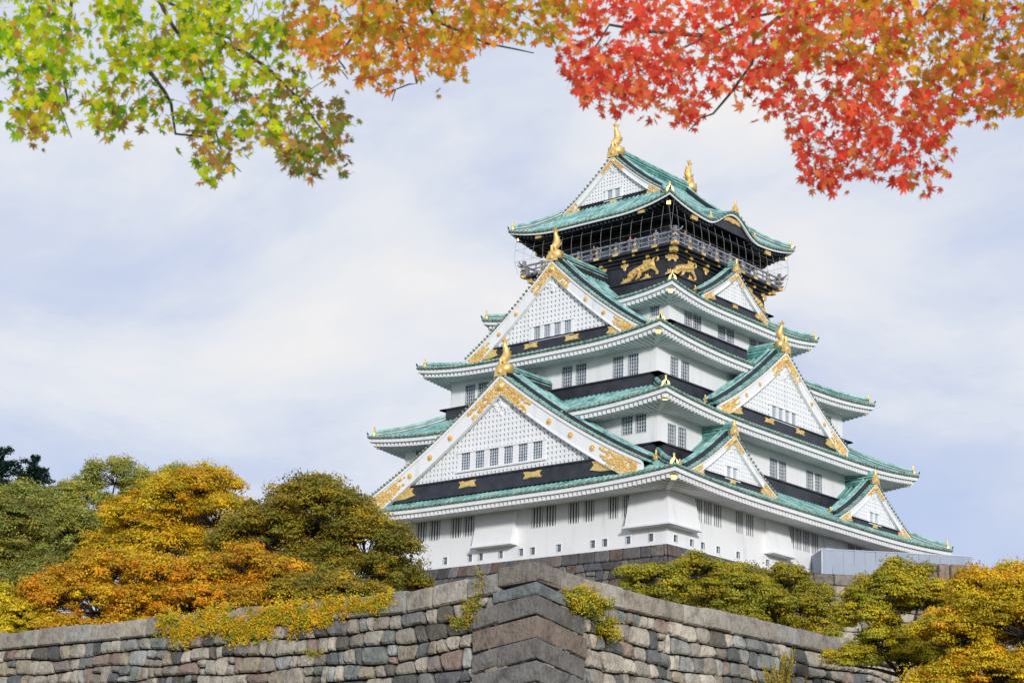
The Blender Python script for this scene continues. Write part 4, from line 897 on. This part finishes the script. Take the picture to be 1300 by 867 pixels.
BU = [('leftmost low golden bush above the wall, cut by the left edge', -23.0, -12.0, 86, [(0, 0, 0, 32, 26), (-28, 12, 0, 32, 30), (30, -18, 0, 50, 28), (60, -30, 0, 50, 24), (0, -45, 0, 80, 24)], YG), ('bright orange bushy tree above the wall left of the ivy', -18.0, -10.6, 87, [(0, 0, 0, 50, 32), (-52, -22, 0, 54, 32), (54, -2, 0, 52, 32), (-20, -45, 0, 90, 32), (60, -40, 0, 70, 32), (-85, -34, 0, 40, 30), (0, -80, 0, 110, 30)], RO + YG[:1]),
      ('orange red bushy tree leaning over the wall above the ivy', -12.0, -10.5, 86, [(0, 8, 0, 46, 32), (-50, -12, 0, 50, 32), (46, -8, 0, 48, 32), (0, -42, 0, 100, 32), (-60, -45, 0, 70, 30), (0, -75, 0, 110, 28)], RO[:3] + OL[1:2] + YG[:1]), ('bronze green bush between orange trees and keep, above the wall', -8.0, -11.2, 84, [(0, 0, 0, 55, 32), (-40, -5, 0, 44, 32), (48, -6, 0, 50, 28), (0, -35, 0, 90, 28)], OL + [(.52, .32, .015)])]
for lb, x, y, d, lo_, pal in BU: tree('bushy_tree', lb, 'tree', at(x, y, d), G0, d / 2437, lo_, pal, 40000, .075, .42, group=LOW, trunk_r=.13, dens=1.2)
tree('shrub_tree', 'low yellow green tree with layered branches growing behind the wall right of the corner', 'tree', at(8.0, -10.6, 84), G0, .035, [(0, 10, 0, 42, 26), (-48, -4, 0, 42, 24), (48, -6, 0, 44, 30), (0, -28, 0, 85, 30), (70, -30, 0, 50, 34), (-74, 10, 0, 20, 10), (0, -60, 0, 100, 30)], BG, 50000, .07, .42, group=FR, trunk_r=.13, dens=1.1)
tree('shrub_tree', 'greener low tree behind the wall in front of the hoarding left end', 'tree', at(12.0, -11.2, 85), G0, .035, [(0, 10, 0, 36, 26), (-44, -2, 0, 38, 28), (36, -16, 0, 36, 30), (0, -34, 0, 70, 32), (0, -64, 0, 80, 30)], BG + OL[:2], 40000, .07, .42, group=FR, trunk_r=.13, dens=1.1)
tree('shrub_tree', 'open crowned yellow tree in front of the wall with a dark slender trunk', 'tree', at(12.3, -8.7, 62), -28.6, .0255, [(0, 22, 0, 46, 30), (-34, -8, 0, 38, 34), (45, 5, 0, 40, 34), (0, -50, 0, 56, 32), (40, -60, 0, 44, 32), (-52, -68, 0, 34, 22), (5, 52, 0, 16, 13), (42, 44, 0, 12, 12)], YG[:3] + BG, 52000, .055, .34, group=FR, trunk_r=.13, trunk_at=(10, 0), dens=.95)
tree('broadleaf_tree', 'large golden orange tree filling the bottom right corner', 'tree', at(14.1, -8.45, 55), -28.6, .0226, [(0, 48, 0, 72, 46), (-62, -10, 0, 54, 50), (60, 20, 0, 70, 65), (-20, -60, -10, 75, 50), (60, -65, 0, 80, 55), (-86, -80, 0, 56, 40), (20, 0, -30, 60, 45), (-30, 20, -20, 50, 40), (0, -110, 0, 110, 40)], OR[1:4] + YG[:4] + YG[:2], 110000, .05, .34, group=FR, trunk_r=.2, dens=1.2)
# conifers
def conifer(label, top, ground, h, r):
    x, y, z = top; root = empty('conifer_tree', (x, y, ground)); tag(root, label, 'tree'); rg = np.random.default_rng(len(label)); t = MB()
    t.tube([(x, y, ground), (x, y, z - h * .5), (x, y, z)], [.5, .25, .03], 6); PP = []; NN = []
    for k in range(110):
        f = rg.uniform(.01, 1); zz = z - h * f; a_ = rg.uniform(0, 2 * pi); l = r * (f ** .6) * rg.uniform(.55, 1.1) + .25
        d = np.array([cos(a_), sin(a_), 0]); e2 = np.array([x, y, zz]) + d * l + np.array([0, 0, .12 * l]); t.tube([(x, y, zz), tuple((np.array([x, y, zz]) + e2) / 2 - np.array([0, 0, .05 * l])), tuple(e2)], [.06, .05, .02], 4, False)
        nl = int(260 * l / r) + 40; s_ = rg.uniform(.12, 1.05, nl); side_ = np.cross(d, [0, 0, 1]); p = np.array([x, y, zz]) + d * (l * s_)[:, None] + np.array([0, 0, 1]) * (.12 * l * s_ + rg.normal(size=nl) * .1)[:, None] + side_ * (rg.normal(size=nl) * .22 * l * (1.1 - s_ * .7))[:, None]
        PP.append(p); n_ = rg.normal(size=(nl, 3)) * .4 + np.array([0, 0, 1]); NN.append(n_ / np.linalg.norm(n_, axis=1)[:, None])
    P = np.concatenate(PP); c = np.array([(.025, .065, .045)]) * rg.uniform(.6, 1.5, (len(P), 1)); leaf_mesh('foliage', P, np.concatenate(NN), rg.uniform(.08, .18, len(P)), c, LEAF, .4, root)
    w = t.build('trunk', BARK); w.parent = root; w.matrix_parent_inverse = Matrix.Translation(-root.location)
conifer('dark conifer at the far left edge, taller of the two', at(-37.0, -7.7, 140), G0, 8, 3.4)
conifer('dark conifer top rising above the grey green tree, smaller of the two', at(-34.9, -8.2, 140), G0, 8, 3.0)
# plants on the wall
def wall_plant(name, label, cat, spots, pal, n, size, face, droop=.3, out_=.35, stems=True):
    rg = np.random.default_rng(sum(map(ord, label))); P = []; Nn = []; C = []; pal = np.array(pal); st = MB(); s_ = spots[0]
    root = empty(name, tuple(face(s_[0], s_[1], .1))); tag(root, label, cat)
    for s0_, h0_, rs_, rh_ in spots:
        k = int(n / len(spots)); ns = max(6, k // 50)
        for j in range(ns):
            a_ = rg.uniform(-1, 1); l = rg.uniform(.5, 1.1); p0 = np.array(face(s0_ + a_ * rs_ * .5, h0_ + rg.uniform(-.2, .2) * rh_, .05)); p2 = np.array(face(s0_ + a_ * rs_ * 1.0 * l + rg.normal() * .05, h0_ + rg.uniform(-1, 1) * rh_ * l, out_ * rg.uniform(.4, 1.2))); p1 = (p0 + p2) / 2 + np.array([0, 0, .12 * rh_])
            if stems: st.tube([tuple(p0), tuple(p1), tuple(p2)], [.015, .012, .006], 4, False)
            m2 = k // ns; t_ = rg.uniform(.1, 1.05, m2)[:, None]; q = (1 - t_) ** 2 * p0 + 2 * t_ * (1 - t_) * p1 + t_ ** 2 * p2 + rg.normal(size=(m2, 3)) * .06
            P.append(q); nn = rg.normal(size=(m2, 3)) * .6 + np.array(RHn * 0 - FHn * .6) + np.array([0, 0, .5]); Nn.append(nn / np.linalg.norm(nn, axis=1)[:, None]); C.append(pal[rg.integers(0, len(pal))] * rg.uniform(.7, 1.3, (m2, 1)))
    P = np.concatenate(P); leaf_mesh('foliage', P, np.concatenate(Nn), rg.uniform(.6, 1.3, len(P)) * size, np.concatenate(C), LEAF, .45, root)
    if stems: w = st.build('stems', BARK); w.parent = root; w.matrix_parent_inverse = Matrix.Translation(-root.location)
IVY = [(0.682, 0.462, 0.017), (0.572, 0.440, 0.017), (0.374, 0.363, 0.022), (0.726, 0.418, 0.017)]
wall_plant('ivy', 'long curtain of yellow ivy hanging over the coping on the left stretch of wall', 'ivy', [(17.4 - i * .72, .35 + .25 * sin(i * 1.3) + .06 * (6 - abs(i - 6)), .75, .62 + .18 * sin(i * 2.1)) for i in range(13)], IVY, 34000, .05, faceL, stems=False, out_=.32)
wall_plant('ivy', 'small patch of yellow green ivy on the coping between long ivy and wall corner', 'ivy', [(6.9, .35, .6, .45), (7.6, .3, .5, .5), (6.2, .25, .4, .35)], IVY, 5200, .045, faceL, stems=False)
wall_plant('wall_weed', 'wispy yellow green weed growing from the joints left of the wall corner', 'weed', [(2.4, 1.1, .55, .55), (2.2, .5, .3, .8), (2.9, 1.5, .5, .35)], BG + [(.5, .36, .03)], 2600, .034, faceL)
wall_plant('wall_bush', 'bushy green yellow shrub sprouting from the wall just right of the corner', 'bush', [(1.9, .8, .9, .5), (2.6, 1.0, .7, .5), (3.1, 1.6, .35, .5), (1.5, .9, .5, .45)], BG + YG[:1], 7500, .05, faceR, out_=.7)
wall_plant('wall_weed', 'tiny green tuft in the wall joints below the long ivy', 'weed', [(9.6, 1.9, .5, .25)], BG, 420, .03, faceL)
# young sapling in front of the wall
sp_ = at(9.0, -11.0, 63.5); root = empty('sapling', (sp_[0], sp_[1], -28.6)); tag(root, 'upright yellow sapling with feathery shoots in front of the right wall', 'sapling'); rg = np.random.default_rng(5); t = MB(); PP = []; NN = []
for k in range(34):
    p0 = np.array([sp_[0], sp_[1], sp_[2] - 1.6]); top_ = sp_ + RHn * rg.normal() * .42 + FHn * rg.normal() * .4 + np.array([0, 0, rg.uniform(-.9, .9)]); t.tube([tuple(p0), tuple((p0 + top_) / 2 + RHn * rg.normal() * .1), tuple(top_)], [.03, .02, .006], 4, False)
    f = rg.uniform(.3, 1.02, 120)[:, None]; PP.append(p0 + (top_ - p0) * f + rg.normal(size=(120, 3)) * .05); NN.append(rg.normal(size=(120, 3)) + np.array([0, 0, .4]) - FHn * .5)
t.tube([(sp_[0], sp_[1], -28.6), (sp_[0], sp_[1], sp_[2] - 1.5)], [.09, .05], 6); P = np.concatenate(PP); Q = np.concatenate(NN); Q /= np.linalg.norm(Q, axis=1)[:, None]
leaf_mesh('foliage', P, Q, rg.uniform(.03, .06, len(P)), np.array([(.55, .42, .03)]) * rg.uniform(.6, 1.2, (len(P), 1)), LEAF, .4, root)
w = t.build('trunk', BARK); w.parent = root; w.matrix_parent_inverse = Matrix.Translation(-root.location)
# low clipped hedge beyond the moat edge
he = MB(); hc = at(11.6, -11.45, 64)
nH = 6000; u_ = RNG.uniform(-1.6, 2.4, nH); P = hc + RHn * u_[:, None] + FHn * RNG.uniform(-.5, .5, nH)[:, None]; P[:, 2] += RNG.uniform(-1.2, 0.0, nH); Q = RNG.normal(size=(nH, 3)) + np.array([0, 0, .8]); Q /= np.linalg.norm(Q, axis=1)[:, None]
tag(leaf_mesh('hedge', P, Q, RNG.uniform(.03, .06, nH), np.array([(.34, .33, .04)]) * RNG.uniform(.6, 1.3, (nH, 1)), LEAF), 'clipped yellow green hedge top at the bottom edge beside the open crowned tree', 'hedge')
# ------------------------------------------------------------------ maple boughs close to the camera
def maple_leaf_template():
    ang = [0, 38, 78, 125]; ln = [1.0, .86, .66, .36]; pts = []
    lobes = [(-a_, l) for a_, l in zip(ang[::-1], ln[::-1])][:-1] + [(a_, l) for a_, l in zip(ang, ln)]
    for i, (a_, l) in enumerate(lobes):
        A_ = radians(a_)
        pts.append((l * sin(A_), l * cos(A_), -.16 * l * l))
        if i < len(lobes) - 1: b_ = radians((a_ + lobes[i + 1][0]) / 2); pts.append((.27 * sin(b_), .27 * cos(b_), .03))
    pts.append((0, -.06, 0))
    # widen the lobes: insert shoulders
    res = []
    n = len(pts)
    for i, p in enumerate(pts):
        if i % 2 == 0 and i < n - 1:
            r = math.hypot(p[0], p[1]); d = (p[0] / r, p[1] / r); s = .125 * r + .03; k = .50
            res.append((p[0] * k - d[1] * -s * -1, p[1] * k + d[0] * -s * -1, .0)); res.append(p); res.append((p[0] * k + d[1] * s, p[1] * k - d[0] * s, .0))
        else: res.append(p)
    return np.array(res)
TPL = maple_leaf_template(); NTV = len(TPL)
def maple(name, label, region, dens_n, colfn, depth, trunk, limbs, size=.0365, holes=()):
    # region: polygon in metres (right, up) at the bough's distance
    rg = np.random.default_rng(sum(map(ord, label))); poly = region
    def inside(x, y):
        c = False; j = len(poly) - 1
        for i in range(len(poly)):
            if (poly[i][1] > y) != (poly[j][1] > y) and x < (poly[j][0] - poly[i][0]) * (y - poly[i][1]) / (poly[j][1] - poly[i][1]) + poly[i][0]: c = not c
            j = i
        return c
    xs = [p[0] for p in poly]; ys = [p[1] for p in poly]; cl = []
    # sprays: small twigs that each carry a fan of leaves
    P = []; C = []; t = MB(); tries = 0
    while len(P) < dens_n and tries < dens_n * 20:
        tries += 1; x = rg.uniform(min(xs), max(xs)); y = rg.uniform(min(ys), max(ys) )
        if not inside(x, y): continue
        if sin(x * 9 + sin(y * 7) * 2) * sin(y * 11 + sin(x * 8) * 2) > .42 and rg.random() < .8: continue
        if any(math.hypot((x - hx) / hr, (y - hy) / hr) < 1 for hx, hy, hr in holes): continue
        dd = depth + rg.uniform(-1.0, 1.0)
        n0 = len(P); k = rg.integers(3, 12); dirx = rg.normal() * .06; f = dd / depth
        for j in range(k):
            px_, py_ = x + dirx * j / k + rg.normal() * .028, y - .016 * j + rg.normal() * .028
            if not inside(px_ + rg.normal() * .02, py_ - .035 + rg.normal() * .025): continue
            P.append(at(px_ * f, py_ * f, dd + rg.normal() * .05)); C.append(colfn(px_, py_, rg))
        if len(P) - n0 > 2 and rg.random() < .28: q_ = rg.normal() * .05; t.tube([tuple(at((x - q_) * f, (y + .07) * f, dd)), tuple(at((x - q_ * .3) * f, (y + .025) * f, dd)), tuple(at((x + dirx) * f, (y - .02) * f, dd))], [.0018, .0014, .0008], 4, False)
    P = np.array(P); n = len(P); C = np.array(C)
    # orientation: tip direction hangs down and outwards, blade faces any way with a bias to the open air
    tip = rg.normal(size=(n, 3)) * .62 + np.array([0, 0, -.62]); tip /= np.linalg.norm(tip, axis=1)[:, None]
    nn = rg.normal(size=(n, 3)) * .75 - np.array(Dv) * 1.0; nn -= tip * (nn * tip).sum(1)[:, None]; nn /= np.linalg.norm(nn, axis=1)[:, None]; sx = np.cross(tip, nn)
    s = rg.uniform(.65, 1.25, n) * size; X = TPL
    cur = rg.uniform(-.3, 1.6, n)
    V = P[:, None, :] + s[:, None, None] * (X[None, :, 0, None] * sx[:, None, :] + X[None, :, 1, None] * tip[:, None, :] + X[None, :, 2, None] * cur[:, None, None] * nn[:, None, :])
    me = bpy.data.meshes.new('leaves'); V = np.concatenate([V, P[:, None, :]], 1).reshape(-1, 3); m1 = NTV + 1
    me.vertices.add(len(V)); me.vertices.foreach_set('co', V.ravel().astype(np.float32))
    tri = np.array([(i, (i + 1) % NTV, NTV) for i in range(NTV)]); F = (tri[None] + (np.arange(n) * m1)[:, None, None]).reshape(-1, 3)
    me.loops.add(F.size); me.loops.foreach_set('vertex_index', F.ravel().astype(np.int32)); me.polygons.add(len(F)); me.polygons.foreach_set('loop_start', np.arange(0, F.size, 3, dtype=np.int32)); me.polygons.foreach_set('loop_total', np.full(len(F), 3, dtype=np.int32)); me.materials.append(MAPLE); me.update(calc_edges=True)
    a = me.color_attributes.new('col', 'FLOAT_COLOR', 'POINT'); c4 = np.ones((len(V), 4), np.float32); c4[:, :3] = np.repeat(C, m1, 0); a.data.foreach_set('color', c4.ravel())
    root = empty(name, tuple(trunk[0])); tag(root, label, 'maple')
    o = bpy.data.objects.new('leaves', me); COL.objects.link(o); o.parent = root; o.matrix_parent_inverse = Matrix.Translation(-root.location)
    t.tube([tuple(p) for p in trunk], [.16, .14, .10, .06][:len(trunk)], 8)
    for lm in limbs:
        Pl = []
        for (xa, ya, da), (xb, yb_, db) in zip(lm[:-1], lm[1:]):
            for f in (0, .33, .66): Pl.append((lerp(xa, xb, f) + rg.normal() * .016, lerp(ya, yb_, f) + rg.normal() * .016, lerp(da, db, f) + .5))
        Pl.append((lm[-1][0], lm[-1][1], lm[-1][2] + .5)); t.tube([tuple(at(*q)) for q in Pl], list(np.linspace(.010, .0022, len(Pl))), 6)
    w = t.build('trunk', BARK, None, True); w.parent = root; w.matrix_parent_inverse = Matrix.Translation(-root.location)
U = 8 / 2437.0
def R_(pts): return [((x - 650) * U, (433.5 - y) * U) for x, y in pts]
def cg(x, y, rg):
    X = x / U + 650 + rg.normal() * 42 + 26 * sin(y * 21); Y = 433.5 - y / U; edge = min(1, max(0, (Y - 90) / 110)); r = rg.random()
    if X > 380: return np.array([(.34, .34, .05), (.30, .22, .07), (.46, .26, .09), (.22, .30, .04)][rg.integers(4)]) * rg.uniform(.8, 1.2)
    if r < .10 + .50 * edge: return np.array([(.86, .54, .05), (.62, .30, .08), (.90, .66, .05), (.44, .28, .10)][rg.integers(4)]) * rg.uniform(.8, 1.1)
    return np.array([(.66, .80, .02), (.46, .68, .02), (.88, .84, .03), (.24, .46, .02), (.62, .80, .02), (.88, .86, .05), (.20, .36, .03), (.74, .78, .03)][rg.integers(8)]) * rg.uniform(.75, 1.15)
def co(x, y, rg):
    X = x / U + 650 + rg.normal() * 42 + 26 * sin(y * 21); Y = 433.5 - y / U; r = rg.random()
    if Y < 35 and r < .6: return np.array([(.48, .42, .03), (.60, .32, .03), (.62, .22, .04), (.54, .50, .03)][rg.integers(4)]) * rg.uniform(.8, 1.15)
    return np.array([(.95, .46, .05), (.95, .32, .05), (.92, .60, .06), (.80, .46, .05), (.92, .24, .06)][rg.integers(5)]) * rg.uniform(.8, 1.12)
def cr2(x, y, rg):
    X = x / U + 650 + rg.normal() * 42 + 26 * sin(y * 21); Y = 433.5 - y / U; r = rg.random(); top_ = min(1, max(0, (X - 880) / 300)) * min(1, max(0, (130 - Y) / 70)); far = 1 if X > 1230 else 0
    if r < .85 * top_ or (far and r < .6): return np.array([(.62, .36, .03), (.72, .34, .03), (.54, .28, .04), (.90, .60, .04), (.82, .28, .05), (.48, .30, .05)][rg.integers(6)]) * rg.uniform(.8, 1.15)
    return np.array([(.95, .12, .05), (.88, .09, .05), (.98, .20, .08), (.96, .32, .10), (.80, .07, .05), (.98, .15, .09)][rg.integers(6)]) * rg.uniform(.8, 1.12)
gp = R_([(-40, -60), (-40, 150), (0, 150), (25, 182), (45, 192), (65, 195), (80, 175), (60, 150), (95, 140), (118, 172), (135, 185), (165, 160), (185, 175), (190, 200), (212, 165), (240, 175), (238, 205), (250, 185), (262, 185), (245, 225), (262, 240), (282, 238), (300, 210), (318, 222), (322, 185), (350, 190), (370, 232), (400, 235), (412, 210), (440, 230), (460, 232), (440, 205), (428, 185), (455, 165), (458, 135), (440, 125), (420, 115), (395, 115), (385, 95), (365, 60), (355, 10), (360, -60)])
op = R_([(352, -60), (348, 40), (362, 70), (385, 60), (400, 95), (430, 92), (450, 105), (470, 102), (486, 118), (500, 95), (548, 92), (560, 105), (585, 85), (592, 60), (610, 45), (650, 42), (690, 45), (720, 40), (742, 15), (742, -60)])
rp2 = R_([(738, -60), (735, 30), (700, 65), (698, 95), (722, 100), (728, 125), (755, 132), (775, 148), (800, 138), (835, 150), (882, 168), (910, 140), (905, 125), (940, 118), (965, 128), (972, 155), (1000, 150), (1012, 165), (1018, 205), (1032, 228), (1040, 250), (1060, 245), (1085, 238), (1110, 222), (1140, 232), (1160, 240), (1180, 250), (1215, 242), (1218, 205), (1222, 165), (1240, 150), (1270, 158), (1290, 145), (1340, 150), (1340, -60)])
def H_(l): return [((x - 650) * U, (433.5 - y) * U, r * U) for x, y, r in l]
TL = at(-4.2, -.5, 8); TR = at(4.6, -.3, 8.2); TM = at(-1.0, 0, -2)
def trk(p, q, zt=-20.0): return [np.array([p[0], p[1], -28.6]), np.array([p[0] + .2, p[1], -26]), np.array([p[0] + .1, p[1] + .1, -23.2]), np.array(q)]
maple('maple_tree', 'yellow green maple bough with bronze tips hanging in at the upper left', gp, 3300, cg, 8.0, trk(TL, at(-1.9, 1.75, 8)), [[(-1.9, 1.75, 8), (-1.5, 1.5, 8), (-1.25, 1.33, 8), (-1.05, 1.15, 7.9)], [(-1.55, 1.52, 8), (-1.35, 1.1, 8), (-1.28, .8, 8)], [(-1.9, 1.7, 8), (-2.0, 1.2, 8), (-1.95, .9, 8)], [(-1.3, 1.37, 8), (-.95, 1.1, 8), (-.75, .8, 8)], [(-1.62, 1.2, 8), (-1.45, .95, 8), (-1.2, .75, 8)]], holes=H_([(112, 90, 16), (222, 140, 14), (190, 135, 8), (380, 150, 8)]))
maple('maple_tree', 'orange and bronze maple bough hanging in at the top centre', op, 2000, co, 8.3, trk(TM, at(-.6, 2.1, 7.5), 0), [[(-.6, 2.1, 7.5), (-.5, 1.6, 8.2), (-.45, 1.2, 8.3), (-.55, 1.1, 8.3)], [(-.5, 1.6, 8.2), (-.2, 1.4, 8.3), (.1, 1.32, 8.3)], [(-.55, 1.7, 8.1), (-.8, 1.3, 8.3), (-.75, 1.2, 8.3)]], holes=H_([(368, 60, 10), (385, 35, 8)]))
maple('maple_tree', 'scarlet and orange maple bough hanging in at the upper right', rp2, 4900, cr2, 8.2, trk(TR, at(2.2, 1.9, 8.2)), [[(2.2, 1.9, 8.2), (1.85, 1.45, 8.2), (1.77, 1.32, 8.2), (1.6, 1.08, 8.2), (1.5, .8, 8.2)], [(1.9, 1.7, 8.2), (1.2, 1.5, 8.2), (.9, 1.38, 8.2), (.5, 1.2, 8.2)], [(1.2, 1.5, 8.2), (1.0, 1.1, 8.2), (.8, .95, 8.2)], [(2.2, 1.8, 8.2), (2.1, 1.3, 8.2), (1.95, 1.0, 8.2)], [(.9, 1.38, 8.2), (.45, 1.45, 8.2), (.3, 1.25, 8.2)]], size=.0365, holes=H_([(1160, 78, 22), (1148, 100, 14), (1055, 132, 18), (1120, 135, 6), (790, 0, 16), (960, 100, 6), (1085, 65, 6)]))
print('objects', len(bpy.data.objects))
